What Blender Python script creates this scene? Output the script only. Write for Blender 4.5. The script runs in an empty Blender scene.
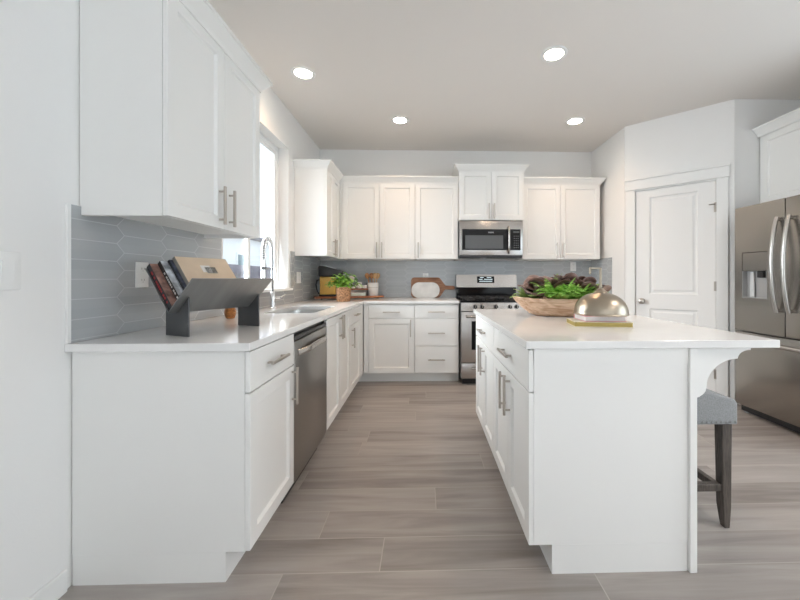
import bpy, bmesh, math, random
from mathutils import Vector, Matrix
R = math.radians
S = bpy.context.scene
COL = S.collection
random.seed(7)

# ------------------------------------------------------------------ camera
cam_d = bpy.data.cameras.new('camera')
cam = bpy.data.objects.new('camera', cam_d)
COL.objects.link(cam)
cam.location = (0, 0, 1.155)
cam.rotation_euler = (R(90), 0, R(-1.579))
cam_d.sensor_width = 36
cam_d.lens = 349.95 / 800 * 36
cam_d.shift_x = -33.25 / 800
cam_d.shift_y = -21.15 / 800
cam_d.clip_start = 0.02
S.camera = cam

# ------------------------------------------------------------------ world, light, exposure
S.view_settings.view_transform = 'Standard'
S.view_settings.look = 'None'
S.view_settings.gamma = 1
S.view_settings.use_curve_mapping = False
S.view_settings.exposure = 1.37
W = bpy.data.worlds.new('world')
S.world = W
W.use_nodes = True
wn = W.node_tree.nodes
bg = wn['Background']
sky = wn.new('ShaderNodeTexSky')
sky.sky_type = 'HOSEK_WILKIE'
sky.turbidity = 7
sky.ground_albedo = 0.4
sky.sun_direction = Vector((0.3, -0.6, 0.75)).normalized()
mixw = wn.new('ShaderNodeMixRGB')
mixw.inputs[0].default_value = 0.75
mixw.inputs[2].default_value = (0.86, 0.94, 1.0, 1)
W.node_tree.links.new(sky.outputs[0], mixw.inputs[1])
W.node_tree.links.new(mixw.outputs[0], bg.inputs[0])
bg.inputs[1].default_value = 0.95


def area(name, loc, rot, sx, sy, energy, color, spread=180):
    d = bpy.data.lights.new(name, 'AREA')
    d.shape = 'RECTANGLE'
    d.size, d.size_y = sx, sy
    d.energy = energy
    d.color = color
    d.spread = R(spread)
    o = bpy.data.objects.new(name, d)
    COL.objects.link(o)
    o.location = loc
    o.rotation_euler = rot
    return o


DAY = (0.60, 0.82, 1.0)
# daylight through the windows of the living area behind the camera and of the kitchen window
area('rear_window_daylight', (0.3, -5.55, 1.45), (R(90), 0, 0), 2.0, 1.9, 1.5, DAY)
area('rear_window_daylight', (2.76, -5.55, 1.45), (R(90), 0, 0), 1.7, 1.9, 1.5, DAY)
area('side_fill', (3.78, 0.85, 1.25), (R(90), 0, R(90)), 2.0, 2.0, 12, (0.70, 0.88, 1.0))  # added side fill from out of view, brightens left wall and cabinets
area('kitchen_window_daylight', (-2.0, 2.92, 1.85), (R(70), 0, R(-90)), 1.3, 1.4, 16, (0.95, 0.98, 1.0), 100)
sun_d = bpy.data.lights.new('sun', 'SUN')
sun_d.energy = 13
sun_d.angle = R(2)
sun_d.color = (0.88, 0.95, 1.0)
sun = bpy.data.objects.new('sun', sun_d)
COL.objects.link(sun)
sun.rotation_euler = Vector((0.12, 0.62, -0.78)).to_track_quat('-Z', 'Y').to_euler()
S.cycles.diffuse_bounces = 8
S.cycles.max_bounces = 14
S.cycles.caustics_reflective = False
LAMP_W = 10
LAMP_COL = (1.0, 0.63, 0.37)


# fill spots without fixtures, added out of view to brighten the room
for x, y in ((2.4, 1.1), (2.3, -0.6)):
    d = bpy.data.lights.new('fill_spot', 'SPOT')
    d.energy = 26
    d.color = (1.0, 0.90, 0.82)
    d.spot_size = R(150)
    d.spot_blend = 0.8
    d.shadow_soft_size = 0.06
    o = bpy.data.objects.new('fill_spot', d)
    COL.objects.link(o)
    o.location = (x, y, 2.78)


# ------------------------------------------------------------------ mesh helper
class M:
    def __init__(s, off=(0, 0, 0)):
        s.b = bmesh.new()
        s.o = Vector(off)

    def V(s, p):
        return s.b.verts.new(Vector(p) - s.o)

    def F(s, vs):
        try:
            return s.b.faces.new(vs)
        except ValueError:
            return None

    def box(s, x0, x1, y0, y1, z0, z1, bev=0.0, seg=1):
        vs = [s.V((x, y, z)) for z in (z0, z1) for y in (y0, y1) for x in (x0, x1)]
        fs = [s.F([vs[i] for i in q]) for q in ((0, 2, 3, 1), (4, 5, 7, 6), (0, 1, 5, 4), (2, 6, 7, 3), (0, 4, 6, 2), (1, 3, 7, 5))]
        if bev:
            es = list({e for f in fs for e in f.edges})
            bmesh.ops.bevel(s.b, geom=es, offset=bev, segments=seg, profile=0.5, affect='EDGES')
        return s

    def prism(s, pts, ax, a0, a1, bev=0.0, seg=1):
        """polygon pts (2D) extruded along axis 0/1/2 between a0 and a1"""
        def P(p, a):
            q = list(p)
            q.insert(ax, a)
            return q
        A = [s.V(P(p, a0)) for p in pts]
        B = [s.V(P(p, a1)) for p in pts]
        n = len(pts)
        fs = [s.F(A[::-1]), s.F(B)]
        for i in range(n):
            fs.append(s.F([A[i], A[(i + 1) % n], B[(i + 1) % n], B[i]]))
        fs = [f for f in fs if f]
        bmesh.ops.recalc_face_normals(s.b, faces=fs)
        if bev:
            es = [e for e in {e for f in fs[:2] for e in f.edges}]
            bmesh.ops.bevel(s.b, geom=es, offset=bev, segments=seg, profile=0.5, affect='EDGES')
        return s

    def tube(s, pts, r, seg=10, caps=True, flat=None):
        pts = [Vector(p) for p in pts]
        n = len(pts)
        rs = r if isinstance(r, (list, tuple)) else [r] * n
        up = None
        rings = []
        for i, p in enumerate(pts):
            t = (pts[min(i + 1, n - 1)] - pts[max(i - 1, 0)]).normalized()
            if up is None:
                up = Vector((0, 0, 1)) if abs(t.z) < 0.9 else Vector((1, 0, 0))
            a = up - t * up.dot(t)
            if a.length < 1e-6:
                a = t.orthogonal()
            a.normalize()
            up = a
            c = t.cross(a)
            fl = flat or 1.0
            rings.append([s.V(p + (a * math.cos(k * 2 * math.pi / seg) + c * math.sin(k * 2 * math.pi / seg) * fl) * rs[i]) for k in range(seg)])
        for i in range(n - 1):
            for k in range(seg):
                s.F([rings[i][k], rings[i][(k + 1) % seg], rings[i + 1][(k + 1) % seg], rings[i + 1][k]])
        if caps:
            s.F(rings[0][::-1])
            s.F(rings[-1])
        return s

    def lathe(s, prof, c=(0, 0, 0), seg=32, sx=1.0, sy=1.0):
        rings = []
        for (r, z) in prof:
            if r < 1e-6:
                rings.append([s.V((c[0], c[1], c[2] + z))])
            else:
                rings.append([s.V((c[0] + r * sx * math.cos(2 * math.pi * k / seg), c[1] + r * sy * math.sin(2 * math.pi * k / seg), c[2] + z)) for k in range(seg)])
        for i in range(len(rings) - 1):
            a, b = rings[i], rings[i + 1]
            for k in range(seg):
                k2 = (k + 1) % seg
                if len(a) == 1 and len(b) == 1:
                    continue
                if len(a) == 1:
                    s.F([a[0], b[k2], b[k]])
                elif len(b) == 1:
                    s.F([a[k], a[k2], b[0]])
                else:
                    s.F([a[k], a[k2], b[k2], b[k]])
        return s

    def sweep(s, path, prof, side=1):
        """sweep closed profile [(out, z)] along 2D path with mitred corners; side=1: outward is right of travel"""
        path = [Vector(p) for p in path]
        n = len(path)
        rows = []
        for i in range(n):
            ns = []
            if i > 0:
                d = (path[i] - path[i - 1]).normalized()
                ns.append(Vector((d.y, -d.x)) * side)
            if i < n - 1:
                d = (path[i + 1] - path[i]).normalized()
                ns.append(Vector((d.y, -d.x)) * side)
            nn = ns[0] if len(ns) == 1 else (ns[0] + ns[1]) / (1 + ns[0].dot(ns[1]))
            rows.append([s.V((path[i].x + nn.x * o, path[i].y + nn.y * o, z)) for o, z in prof])
        m = len(prof)
        fs = []
        for i in range(n - 1):
            for k in range(m):
                fs.append(s.F([rows[i][k], rows[i][(k + 1) % m], rows[i + 1][(k + 1) % m], rows[i + 1][k]]))
        fs.append(s.F(rows[0]))
        fs.append(s.F(rows[-1][::-1]))
        bmesh.ops.recalc_face_normals(s.b, faces=[f for f in fs if f])
        return s

    def shaker(s, x0, x1, z0, z1, y=0.0, t=0.019, st=0.057, rec=0.0115, bev=0.0014):
        """five piece panel door whose front lies on y"""
        e = bev
        def ring(i, yy):
            return [s.V((x0 + i, yy, z0 + i)), s.V((x1 - i, yy, z0 + i)), s.V((x1 - i, yy, z1 - i)), s.V((x0 + i, yy, z1 - i))]
        rs = [ring(0, y + t), ring(0, y + e), ring(e, y), ring(st, y), ring(st + 0.0008, y + 0.0012), ring(st + 0.0095, y + rec)]
        s.F(rs[0])
        for a, b in zip(rs, rs[1:]):
            for k in range(4):
                s.F([a[k], b[k], b[(k + 1) % 4], a[(k + 1) % 4]])
        s.F(rs[-1][::-1])
        bmesh.ops.recalc_face_normals(s.b, faces=list(s.b.faces))
        return s

    def build(s, name, mat, parent=None, smooth=True, ang=35, mats=None):
        me = bpy.data.meshes.new(name)
        s.b.normal_update()
        s.b.to_mesh(me)
        s.b.free()
        me.materials.append(mat)
        for mm in (mats or []):
            me.materials.append(mm)
        if smooth:
            me.polygons.foreach_set('use_smooth', [True] * len(me.polygons))
            me.set_sharp_from_angle(angle=R(ang))
        o = bpy.data.objects.new(name, me)
        COL.objects.link(o)
        if parent:
            o.parent = parent
        return o


def tag(o, label, cat, group=None):
    o['label'] = label
    o['category'] = cat
    if group:
        o['group'] = group
    return o


def thing(name, label, cat, loc=(0, 0, 0), rz=0, group=None):
    o = bpy.data.objects.new(name, None)
    o.empty_display_size = 0.05
    COL.objects.link(o)
    o.location = loc
    o.rotation_euler = (0, 0, R(rz))
    return tag(o, label, cat, group)


def struct(o):
    o['kind'] = 'structure'
    return o


# ------------------------------------------------------------------ materials
MATS = {}


def mat(name, col, rough=0.5, metal=0.0, spec=0.5, coat=0.0, var=0.0, vscale=8, vstretch=(1, 1, 1), bump=0.0, bscale=60, emit=None, estr=0, sheen=0, rvar=0.0):
    m = bpy.data.materials.new(name)
    m.use_nodes = True
    nt = m.node_tree
    p = nt.nodes['Principled BSDF']
    p.inputs['Base Color'].default_value = (*col, 1)
    p.inputs['Roughness'].default_value = rough
    p.inputs['Metallic'].default_value = metal
    p.inputs['Specular IOR Level'].default_value = spec
    p.inputs['Coat Weight'].default_value = coat
    p.inputs['Coat Roughness'].default_value = 0.08
    p.inputs['Sheen Weight'].default_value = sheen
    if emit:
        p.inputs['Emission Color'].default_value = (*emit, 1)
        p.inputs['Emission Strength'].default_value = estr
    tc = nt.nodes.new('ShaderNodeTexCoord')
    mp = nt.nodes.new('ShaderNodeMapping')
    mp.inputs['Scale'].default_value = vstretch
    nt.links.new(tc.outputs['Object'], mp.inputs[0])
    if var or rvar:
        n = nt.nodes.new('ShaderNodeTexNoise')
        n.inputs['Scale'].default_value = vscale
        n.inputs['Detail'].default_value = 4
        nt.links.new(mp.outputs[0], n.inputs['Vector'])
        if var:
            rp = nt.nodes.new('ShaderNodeValToRGB')
            rp.color_ramp.elements[0].position = 0.3
            rp.color_ramp.elements[1].position = 0.7
            rp.color_ramp.elements[0].color = (*[max(0, c * (1 - var)) for c in col], 1)
            rp.color_ramp.elements[1].color = (*[min(1, c * (1 + var)) for c in col], 1)
            nt.links.new(n.outputs[0], rp.inputs[0])
            nt.links.new(rp.outputs[0], p.inputs['Base Color'])
        if rvar:
            mr = nt.nodes.new('ShaderNodeMapRange')
            mr.inputs['To Min'].default_value = max(0, rough - rvar)
            mr.inputs['To Max'].default_value = rough + rvar
            nt.links.new(n.outputs[0], mr.inputs[0])
            nt.links.new(mr.outputs[0], p.inputs['Roughness'])
    if bump:
        n2 = nt.nodes.new('ShaderNodeTexNoise')
        n2.inputs['Scale'].default_value = bscale
        n2.inputs['Detail'].default_value = 3
        nt.links.new(mp.outputs[0], n2.inputs['Vector'])
        bp = nt.nodes.new('ShaderNodeBump')
        bp.inputs['Strength'].default_value = bump
        bp.inputs['Distance'].default_value = 0.002
        nt.links.new(n2.outputs[0], bp.inputs['Height'])
        nt.links.new(bp.outputs[0], p.inputs['Normal'])
    MATS[name] = m
    return m


def mnode(nt, op, a, b=None):
    n = nt.nodes.new('ShaderNodeMath')
    n.operation = op
    for i, v in enumerate((a, b)):
        if v is None:
            continue
        if isinstance(v, (int, float)):
            n.inputs[i].default_value = v
        else:
            nt.links.new(v, n.inputs[i])
    return n.outputs[0]


def picket(name, axis):
    m = mat(name, (0.27, 0.28, 0.29), rough=0.12, spec=0.6)
    nt = m.node_tree
    p = nt.nodes['Principled BSDF']
    tc = nt.nodes.new('ShaderNodeTexCoord')
    sp = nt.nodes.new('ShaderNodeSeparateXYZ')
    nt.links.new(tc.outputs['Object'], sp.inputs[0])
    h, s, amp = 0.0765, 0.255, 0.019
    MN = lambda op, a, b=None: mnode(nt, op, a, b)
    a = MN('DIVIDE', MN('ADD', sp.outputs[axis], 10.0 * s - 0.030), s)
    b = MN('DIVIDE', MN('SUBTRACT', sp.outputs[2], 0.914 - 0.0765 * 4.87), h)
    k = MN('FLOOR', MN('ADD', a, 0.5))
    fr = MN('FRACT', b)
    T = MN('SUBTRACT', 1.0, MN('MULTIPLY', MN('ABSOLUTE', MN('SUBTRACT', fr, 0.5)), 4.0))
    sg = MN('SUBTRACT', 1.0, MN('MULTIPLY', MN('MODULO', k, 2.0), 2.0))
    pos = MN('ADD', k, MN('MULTIPLY', MN('MULTIPLY', sg, T), amp / s))
    dv0 = MN('SUBTRACT', a, pos)
    dv = MN('MULTIPLY', MN('ABSOLUTE', dv0), s * 0.707)
    c = MN('SUBTRACT', k, MN('LESS_THAN', dv0, 0.0))
    bb = MN('ADD', b, MN('MULTIPLY', MN('MODULO', c, 2.0), 0.5))
    dh = MN('MULTIPLY', MN('ABSOLUTE', MN('SUBTRACT', MN('FRACT', bb), 0.5)), h)
    d = MN('MINIMUM', dv, dh)
    mr = nt.nodes.new('ShaderNodeMapRange')
    mr.inputs['From Min'].default_value = 0.0008
    mr.inputs['From Max'].default_value = 0.0024
    nt.links.new(d, mr.inputs[0])
    cv = nt.nodes.new('ShaderNodeCombineXYZ')
    nt.links.new(c, cv.inputs[0])
    nt.links.new(MN('FLOOR', MN('ADD', bb, 0.0)), cv.inputs[1])
    wnn = nt.nodes.new('ShaderNodeTexWhiteNoise')
    wnn.noise_dimensions = '2D'
    nt.links.new(cv.outputs[0], wnn.inputs['Vector'])
    rp = nt.nodes.new('ShaderNodeValToRGB')
    rp.color_ramp.elements[0].color = (0.385, 0.402, 0.414, 1)
    rp.color_ramp.elements[1].color = (0.43, 0.447, 0.458, 1)
    nt.links.new(wnn.outputs[0], rp.inputs[0])
    mx = nt.nodes.new('ShaderNodeMixRGB')
    mx.inputs[1].default_value = (0.50, 0.515, 0.525, 1)
    nt.links.new(mr.outputs[0], mx.inputs[0])
    nt.links.new(rp.outputs[0], mx.inputs[2])
    nt.links.new(mx.outputs[0], p.inputs['Base Color'])
    rr = nt.nodes.new('ShaderNodeMapRange')
    rr.inputs['To Min'].default_value = 0.6
    rr.inputs['To Max'].default_value = 0.13
    nt.links.new(mr.outputs[0], rr.inputs[0])
    nt.links.new(rr.outputs[0], p.inputs['Roughness'])
    bp = nt.nodes.new('ShaderNodeBump')
    bp.inputs['Strength'].default_value = 0.3
    bp.inputs['Distance'].default_value = 0.001
    nt.links.new(mr.outputs[0], bp.inputs['Height'])
    nt.links.new(bp.outputs[0], p.inputs['Normal'])
    return m


def planks(name):
    m = mat(name, (0.3, 0.26, 0.23), rough=0.36, spec=0.45)
    nt = m.node_tree
    p = nt.nodes['Principled BSDF']
    tc = nt.nodes.new('ShaderNodeTexCoord')
    sp = nt.nodes.new('ShaderNodeSeparateXYZ')
    nt.links.new(tc.outputs['Object'], sp.inputs[0])
    MN = lambda op, a, b=None: mnode(nt, op, a, b)
    w, L = 0.1835, 1.22
    yy = MN('DIVIDE', MN('ADD', sp.outputs[1], 40 * w - 1.569), w)
    row = MN('FLOOR', yy)
    wr = nt.nodes.new('ShaderNodeTexWhiteNoise')
    wr.noise_dimensions = '1D'
    nt.links.new(MN('ADD', row, 3.3), wr.inputs['W'])
    xx = MN('ADD', MN('DIVIDE', MN('ADD', sp.outputs[0], 20.0), L), wr.outputs[0])
    col = MN('FLOOR', xx)
    cv = nt.nodes.new('ShaderNodeCombineXYZ')
    nt.links.new(row, cv.inputs[0])
    nt.links.new(col, cv.inputs[1])
    wi = nt.nodes.new('ShaderNodeTexWhiteNoise')
    wi.noise_dimensions = '2D'
    nt.links.new(cv.outputs[0], wi.inputs['Vector'])
    # grain, shifted plank by plank
    gv = nt.nodes.new('ShaderNodeCombineXYZ')
    nt.links.new(MN('MULTIPLY', MN('ADD', sp.outputs[0], MN('MULTIPLY', wi.outputs[0], 31.0)), 1.3), gv.inputs[0])
    nt.links.new(MN('MULTIPLY', sp.outputs[1], 15.0), gv.inputs[1])
    nt.links.new(MN('MULTIPLY', wi.outputs[0], 57.0), gv.inputs[2])
    g1 = nt.nodes.new('ShaderNodeTexNoise')
    g1.inputs['Scale'].default_value = 1.0
    g1.inputs['Detail'].default_value = 6
    g1.inputs['Roughness'].default_value = 0.55
    g1.inputs['Distortion'].default_value = 0.6
    nt.links.new(gv.outputs[0], g1.inputs['Vector'])
    v = MN('ADD', MN('MULTIPLY', g1.outputs[0], 0.75), MN('MULTIPLY', wi.outputs[0], 0.25))
    rp = nt.nodes.new('ShaderNodeValToRGB')
    e = rp.color_ramp.elements
    e[0].position, e[0].color = 0.27, (0.215, 0.191, 0.176, 1)
    e[1].position, e[1].color = 0.72, (0.43, 0.396, 0.372, 1)
    e.new(0.47).color = (0.325, 0.294, 0.274, 1)
    nt.links.new(v, rp.inputs[0])
    fy = MN('FRACT', yy)
    dy = MN('MULTIPLY', MN('MINIMUM', fy, MN('SUBTRACT', 1.0, fy)), w)
    fx = MN('FRACT', xx)
    dx = MN('MULTIPLY', MN('MINIMUM', fx, MN('SUBTRACT', 1.0, fx)), L)
    d = MN('MINIMUM', dx, dy)
    mr = nt.nodes.new('ShaderNodeMapRange')
    mr.inputs['From Min'].default_value = 0.0012
    mr.inputs['From Max'].default_value = 0.0028
    nt.links.new(d, mr.inputs[0])
    mx = nt.nodes.new('ShaderNodeMixRGB')
    mx.inputs[1].default_value = (0.42, 0.38, 0.345, 1)
    nt.links.new(mr.outputs[0], mx.inputs[0])
    nt.links.new(rp.outputs[0], mx.inputs[2])
    nt.links.new(mx.outputs[0], p.inputs['Base Color'])
    bp = nt.nodes.new('ShaderNodeBump')
    bp.inputs['Strength'].default_value = 0.25
    bp.inputs['Distance'].default_value = 0.001
    nt.links.new(mr.outputs[0], bp.inputs['Height'])
    nt.links.new(bp.outputs[0], p.inputs['Normal'])
    return m


def wood(name, dark, light, scale=1.0, stretch=(1, 12, 12), rough=0.45):
    m = mat(name, light, rough=rough)
    nt = m.node_tree
    p = nt.nodes['Principled BSDF']
    tc = nt.nodes.new('ShaderNodeTexCoord')
    mp = nt.nodes.new('ShaderNodeMapping')
    mp.inputs['Scale'].default_value = [k * scale for k in stretch]
    nt.links.new(tc.outputs['Object'], mp.inputs[0])
    n = nt.nodes.new('ShaderNodeTexNoise')
    n.inputs['Scale'].default_value = 3
    n.inputs['Detail'].default_value = 5
    n.inputs['Distortion'].default_value = 1.2
    nt.links.new(mp.outputs[0], n.inputs['Vector'])
    rp = nt.nodes.new('ShaderNodeValToRGB')
    rp.color_ramp.elements[0].position = 0.33
    rp.color_ramp.elements[1].position = 0.66
    rp.color_ramp.elements[0].color = (*dark, 1)
    rp.color_ramp.elements[1].color = (*light, 1)
    nt.links.new(n.outputs[0], rp.inputs[0])
    nt.links.new(rp.outputs[0], p.inputs['Base Color'])
    return m


CAB = mat('cabinet_paint', (0.80, 0.80, 0.785), rough=0.38, spec=0.4)
WALL = mat('wall_paint', (0.79, 0.785, 0.775), rough=0.75, spec=0.25, bump=0.12, bscale=140)
CEIL = mat('ceiling_paint', (0.77, 0.735, 0.70), rough=0.85, spec=0.2, bump=0.1, bscale=120)
TRIM = mat('trim_paint', (0.80, 0.80, 0.79), rough=0.4, spec=0.4)
DOORP = mat('door_paint', (0.79, 0.785, 0.775), rough=0.42, spec=0.4)
QUARTZ = mat('quartz', (0.76, 0.76, 0.755), rough=0.11, spec=0.55, var=0.035, vscale=5)
TILE_L = picket('picket_tile_side', 1)
TILE_B = picket('picket_tile_back', 0)
FLOOR = planks('floor_planks')
STEEL = mat('stainless_steel', (0.50, 0.48, 0.46), rough=0.27, metal=1.0)
STEEL_DW = mat('dishwasher_steel', (0.36, 0.345, 0.325), rough=0.30, metal=1.0)
STEEL_V = mat('stainless_steel_fridge', (0.37, 0.345, 0.315), rough=0.26, metal=1.0)
STEEL_D = mat('dark_steel', (0.22, 0.22, 0.22), rough=0.35, metal=1.0)
CHROME = mat('chrome', (0.80, 0.80, 0.80), rough=0.08, metal=1.0)
NICKEL = mat('brushed_nickel', (0.50, 0.46, 0.42), rough=0.32, metal=1.0)
SINKM = mat('sink_steel', (0.58, 0.58, 0.57), rough=0.3, metal=1.0)
BLACKG = mat('black_glass', (0.008, 0.008, 0.009), rough=0.08, spec=0.22)
BLACK = mat('black_plastic', (0.015, 0.015, 0.016), rough=0.35)
IRON = mat('cast_iron', (0.02, 0.02, 0.021), rough=0.6)
MWIN = mat('oven_window_mesh', (0.10, 0.105, 0.11), rough=0.3, spec=0.3)
GREYP = mat('grey_plastic', (0.35, 0.35, 0.35), rough=0.5)
PLATE = mat('white_plastic', (0.80, 0.80, 0.79), rough=0.35)
SLOT = mat('slot_dark', (0.25, 0.25, 0.25), rough=0.6)
MARK = mat('pale_marking', (0.40, 0.41, 0.43), rough=0.5)
DISPLAY = mat('display_glow', (0.02, 0.02, 0.02), rough=0.3, emit=(0.75, 0.9, 0.95), estr=0.5)
LENS = mat('lamp_lens', (1, 1, 1), rough=0.5, emit=(1.0, 0.90, 0.74), estr=14)
HOLDER = mat('grey_sheet_metal', (0.30, 0.30, 0.295), rough=0.36, metal=0.7, var=0.1, vscale=3, vstretch=(6, 1, 1))
HOLDER_D = mat('dark_sheet_metal', (0.11, 0.112, 0.116), rough=0.42, metal=0.6)


def glass_mat(name, tint=(1, 1, 1), refl=0.12):
    m = bpy.data.materials.new(name)
    m.use_nodes = True
    nt = m.node_tree
    nt.nodes.remove(nt.nodes['Principled BSDF'])
    out = nt.nodes['Material Output']
    tr = nt.nodes.new('ShaderNodeBsdfTransparent')
    tr.inputs[0].default_value = (*tint, 1)
    gl = nt.nodes.new('ShaderNodeBsdfGlossy')
    gl.inputs['Roughness'].default_value = 0.02
    lw = nt.nodes.new('ShaderNodeLayerWeight')
    lw.inputs[0].default_value = 0.5
    pw = mnode(nt, 'POWER', lw.outputs['Facing'], 4.0)
    fr = nt.nodes.new('ShaderNodeMath')
    fr.operation = 'MULTIPLY_ADD'
    fr.inputs[1].default_value = 0.6
    fr.inputs[2].default_value = 0.03
    nt.links.new(pw, fr.inputs[0])
    mx = nt.nodes.new('ShaderNodeMixShader')
    nt.links.new(fr.outputs[0], mx.inputs[0])
    nt.links.new(tr.outputs[0], mx.inputs[1])
    nt.links.new(gl.outputs[0], mx.inputs[2])
    nt.links.new(mx.outputs[0], out.inputs[0])
    return m


GLASS = glass_mat('window_glass', (0.97, 0.99, 1.0))

# ------------------------------------------------------------------ room shell
XW, YB, ZC = -1.327, 4.523, 2.814
XR1, YP1 = 2.197, 3.75            # return wall beside the range run, start of the pantry wall
XP2, YP2 = 2.871, 3.15            # end of the pantry wall
XR = 3.70
YREAR = -5.5
WY0, WY1, WZ0, WZ1 = 2.353, 3.475, 1.064, 2.435     # kitchen window opening
T = 0.16

m = M(); m.box(XW - 0.3, XR + 0.3, YREAR - 0.3, YB + 0.3, -0.1, 0)
struct(m.build('floor', FLOOR, smooth=False))
BOUNCE = mat('pale_bounce', (0.66, 0.655, 0.665), rough=0.95, var=0.1, vscale=60, bump=0.3, bscale=300)
m = M(); m.box(XW + 0.02, XR - 0.02, YREAR + 0.02, 0.1, 0.001, 0.012)  # unseen pale sheet added behind the camera to bounce sunlight onto the ceiling
struct(m.build('floor_bounce', BOUNCE, smooth=False))
m = M(); m.box(XW - 0.3, XR + 0.3, YREAR - 0.3, YB + 0.3, ZC, ZC + 0.12)
struct(m.build('ceiling', CEIL, smooth=False))
m = M()
m.box(XW - T, XW, YREAR, WY0, 0, ZC)
m.box(XW - T, XW, WY1, YB + T, 0, ZC)
m.box(XW - T, XW, WY0, WY1, 0, WZ0)
m.box(XW - T, XW, WY0, WY1, WZ1, ZC)
struct(m.build('wall_left', WALL, smooth=False))
m = M(); m.box(XW, XR1 + 0.1, YB, YB + T, 0, ZC)
struct(m.build('wall_back', WALL, smooth=False))
m = M(); m.box(XR1, XR1 + 0.09, YP1 + 0.02, YB, 0, ZC)
struct(m.build('wall_return', WALL, smooth=False))

# pantry wall, built in its own frame: s along the wall, front on y = 0
PD = Vector((XP2 - XR1, YP2 - YP1, 0))
PL = PD.length
PANG = math.atan2(PD.y, PD.x)
DS0, DS1, DZ = 0.098, 0.764, 2.088
m = M()
m.box(-0.005, DS0 - 0.012, 0, 0.10, 0, ZC)
m.box(DS1 + 0.012, PL, 0, 0.10, 0, ZC)
m.box(DS0 - 0.012, DS1 + 0.012, 0, 0.10, DZ + 0.012, ZC)
o = struct(m.build('wall_pantry', WALL, smooth=False))
o.location = (XR1, YP1, 0); o.rotation_euler = (0, 0, PANG)
m = M(); m.box(XP2 - 0.005, XR + 0.1, YP2, YP2 + 0.1, 0, ZC)
struct(m.build('wall_alcove', WALL, smooth=False))
m = M()
m.box(XR, XR + T, YREAR, -0.2, 0, ZC)
m.box(XR, XR + T, 1.9, YP2, 0, ZC)
m.box(XR, XR + T, -0.2, 1.9, 2.3, ZC)  # gap below this piece is an unseen opening added for the side fill
struct(m.build('wall_right', WALL, smooth=False))
m = M()                                    # wall behind the camera with two window openings
RW = [(-0.72, 1.32), (1.88, 3.64)]
m.box(XW - T, RW[0][0], YREAR - T, YREAR, 0, ZC)
m.box(RW[0][1], RW[1][0], YREAR - T, YREAR, 0, ZC)
m.box(RW[1][1], XR + T, YREAR - T, YREAR, 0, ZC)
for a, b in RW:
    m.box(a, b, YREAR - T, YREAR, 0, 0.45)
    m.box(a, b, YREAR - T, YREAR, 2.45, ZC)
struct(m.build('wall_rear', WALL, smooth=False))

# baseboards
m = M(); m.box(XW, XW + 0.014, YREAR, 1.33, 0, 0.085, 0.003)
struct(m.build('baseboard_left', TRIM))
m = M(); m.box(XP2 + 0.03, XR - 0.01, YP2 - 0.014, YP2, 0, 0.085, 0.003)
struct(m.build('baseboard_alcove', TRIM))

# pantry door casing (trim) and door
o = M()
o.box(0.010, DS0 - 0.006, -0.015, 0, 0, DZ + 0.016, 0.002)
o.box(DS1 + 0.006, 0.855, -0.015, 0, 0, DZ + 0.016, 0.002)
o.box(0.0, 0.865, -0.022, 0, DZ + 0.016, DZ + 0.115, 0.002)
o.box(-0.008, 0.873, -0.034, 0, DZ + 0.115, DZ + 0.135, 0.003)
o.box(DS0 - 0.011, DS0 - 0.003, -0.002, 0.09, 0, DZ + 0.011)
o.box(DS1 + 0.003, DS1 + 0.011, -0.002, 0.09, 0, DZ + 0.011)
o.box(DS0 - 0.003, DS1 + 0.003, -0.002, 0.09, DZ + 0.003, DZ + 0.011)
o.box(DS0 - 0.003, DS0 + 0.012, 0.0415, 0.056, 0, DZ + 0.003)
o.box(DS1 - 0.012, DS1 + 0.003, 0.0415, 0.056, 0, DZ + 0.003)
o.box(DS0 + 0.012, DS1 - 0.012, 0.0415, 0.056, DZ - 0.012, DZ + 0.003)
o = struct(o.build('trim_1', TRIM))
o.location = (XR1, YP1, 0); o.rotation_euler = (0, 0, PANG)

droot = bpy.data.objects.new('door_1', None); COL.objects.link(droot)
droot.location = (XR1, YP1, 0); droot.rotation_euler = (0, 0, PANG)
struct(droot)
m = M()
yf, yk = 0.004, 0.040


def panel_door(m, x0, x1, z0, z1, holes, yf, yk):
    """slab with raised moulded panels"""
    xs = sorted({x0, x1, *[h[0] for h in holes], *[h[1] for h in holes]})
    zs = sorted({z0, z1, *[h[2] for h in holes], *[h[3] for h in holes]})
    for i in range(len(xs) - 1):
        for j in range(len(zs) - 1):
            a, b, c, d = xs[i], xs[i + 1], zs[j], zs[j + 1]
            if any(a >= h[0] - 1e-6 and b <= h[1] + 1e-6 and c >= h[2] - 1e-6 and d <= h[3] + 1e-6 for h in holes):
                continue
            m.F([m.V((a, yf, c)), m.V((b, yf, c)), m.V((b, yf, d)), m.V((a, yf, d))])
    for (a, b, c, d) in holes:
        prof = [(0, 0), (0.003, 0.008), (0.010, 0.012), (0.020, 0.012), (0.030, 0.009), (0.040, 0.0025), (0.046, 0.002)]
        rs = [[m.V((a + i, yf + y, c + i)), m.V((b - i, yf + y, c + i)), m.V((b - i, yf + y, d - i)), m.V((a + i, yf + y, d - i))] for i, y in prof]
        for p, q in zip(rs, rs[1:]):
            for k in range(4):
                m.F([p[k], p[(k + 1) % 4], q[(k + 1) % 4], q[k]])
        m.F(rs[-1])
    c = [m.V((x, y, z)) for z in (z0, z1) for (x, y) in ((x0, yf), (x1, yf), (x1, yk), (x0, yk))]
    for q in ((0, 1, 2, 3), (4, 5, 6, 7), (1, 2, 6, 5), (2, 3, 7, 6), (3, 0, 4, 7)):
        m.F([c[i] for i in q])
    bmesh.ops.remove_doubles(m.b, verts=list(m.b.verts), dist=1e-5)
    bmesh.ops.recalc_face_normals(m.b, faces=list(m.b.faces))


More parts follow.
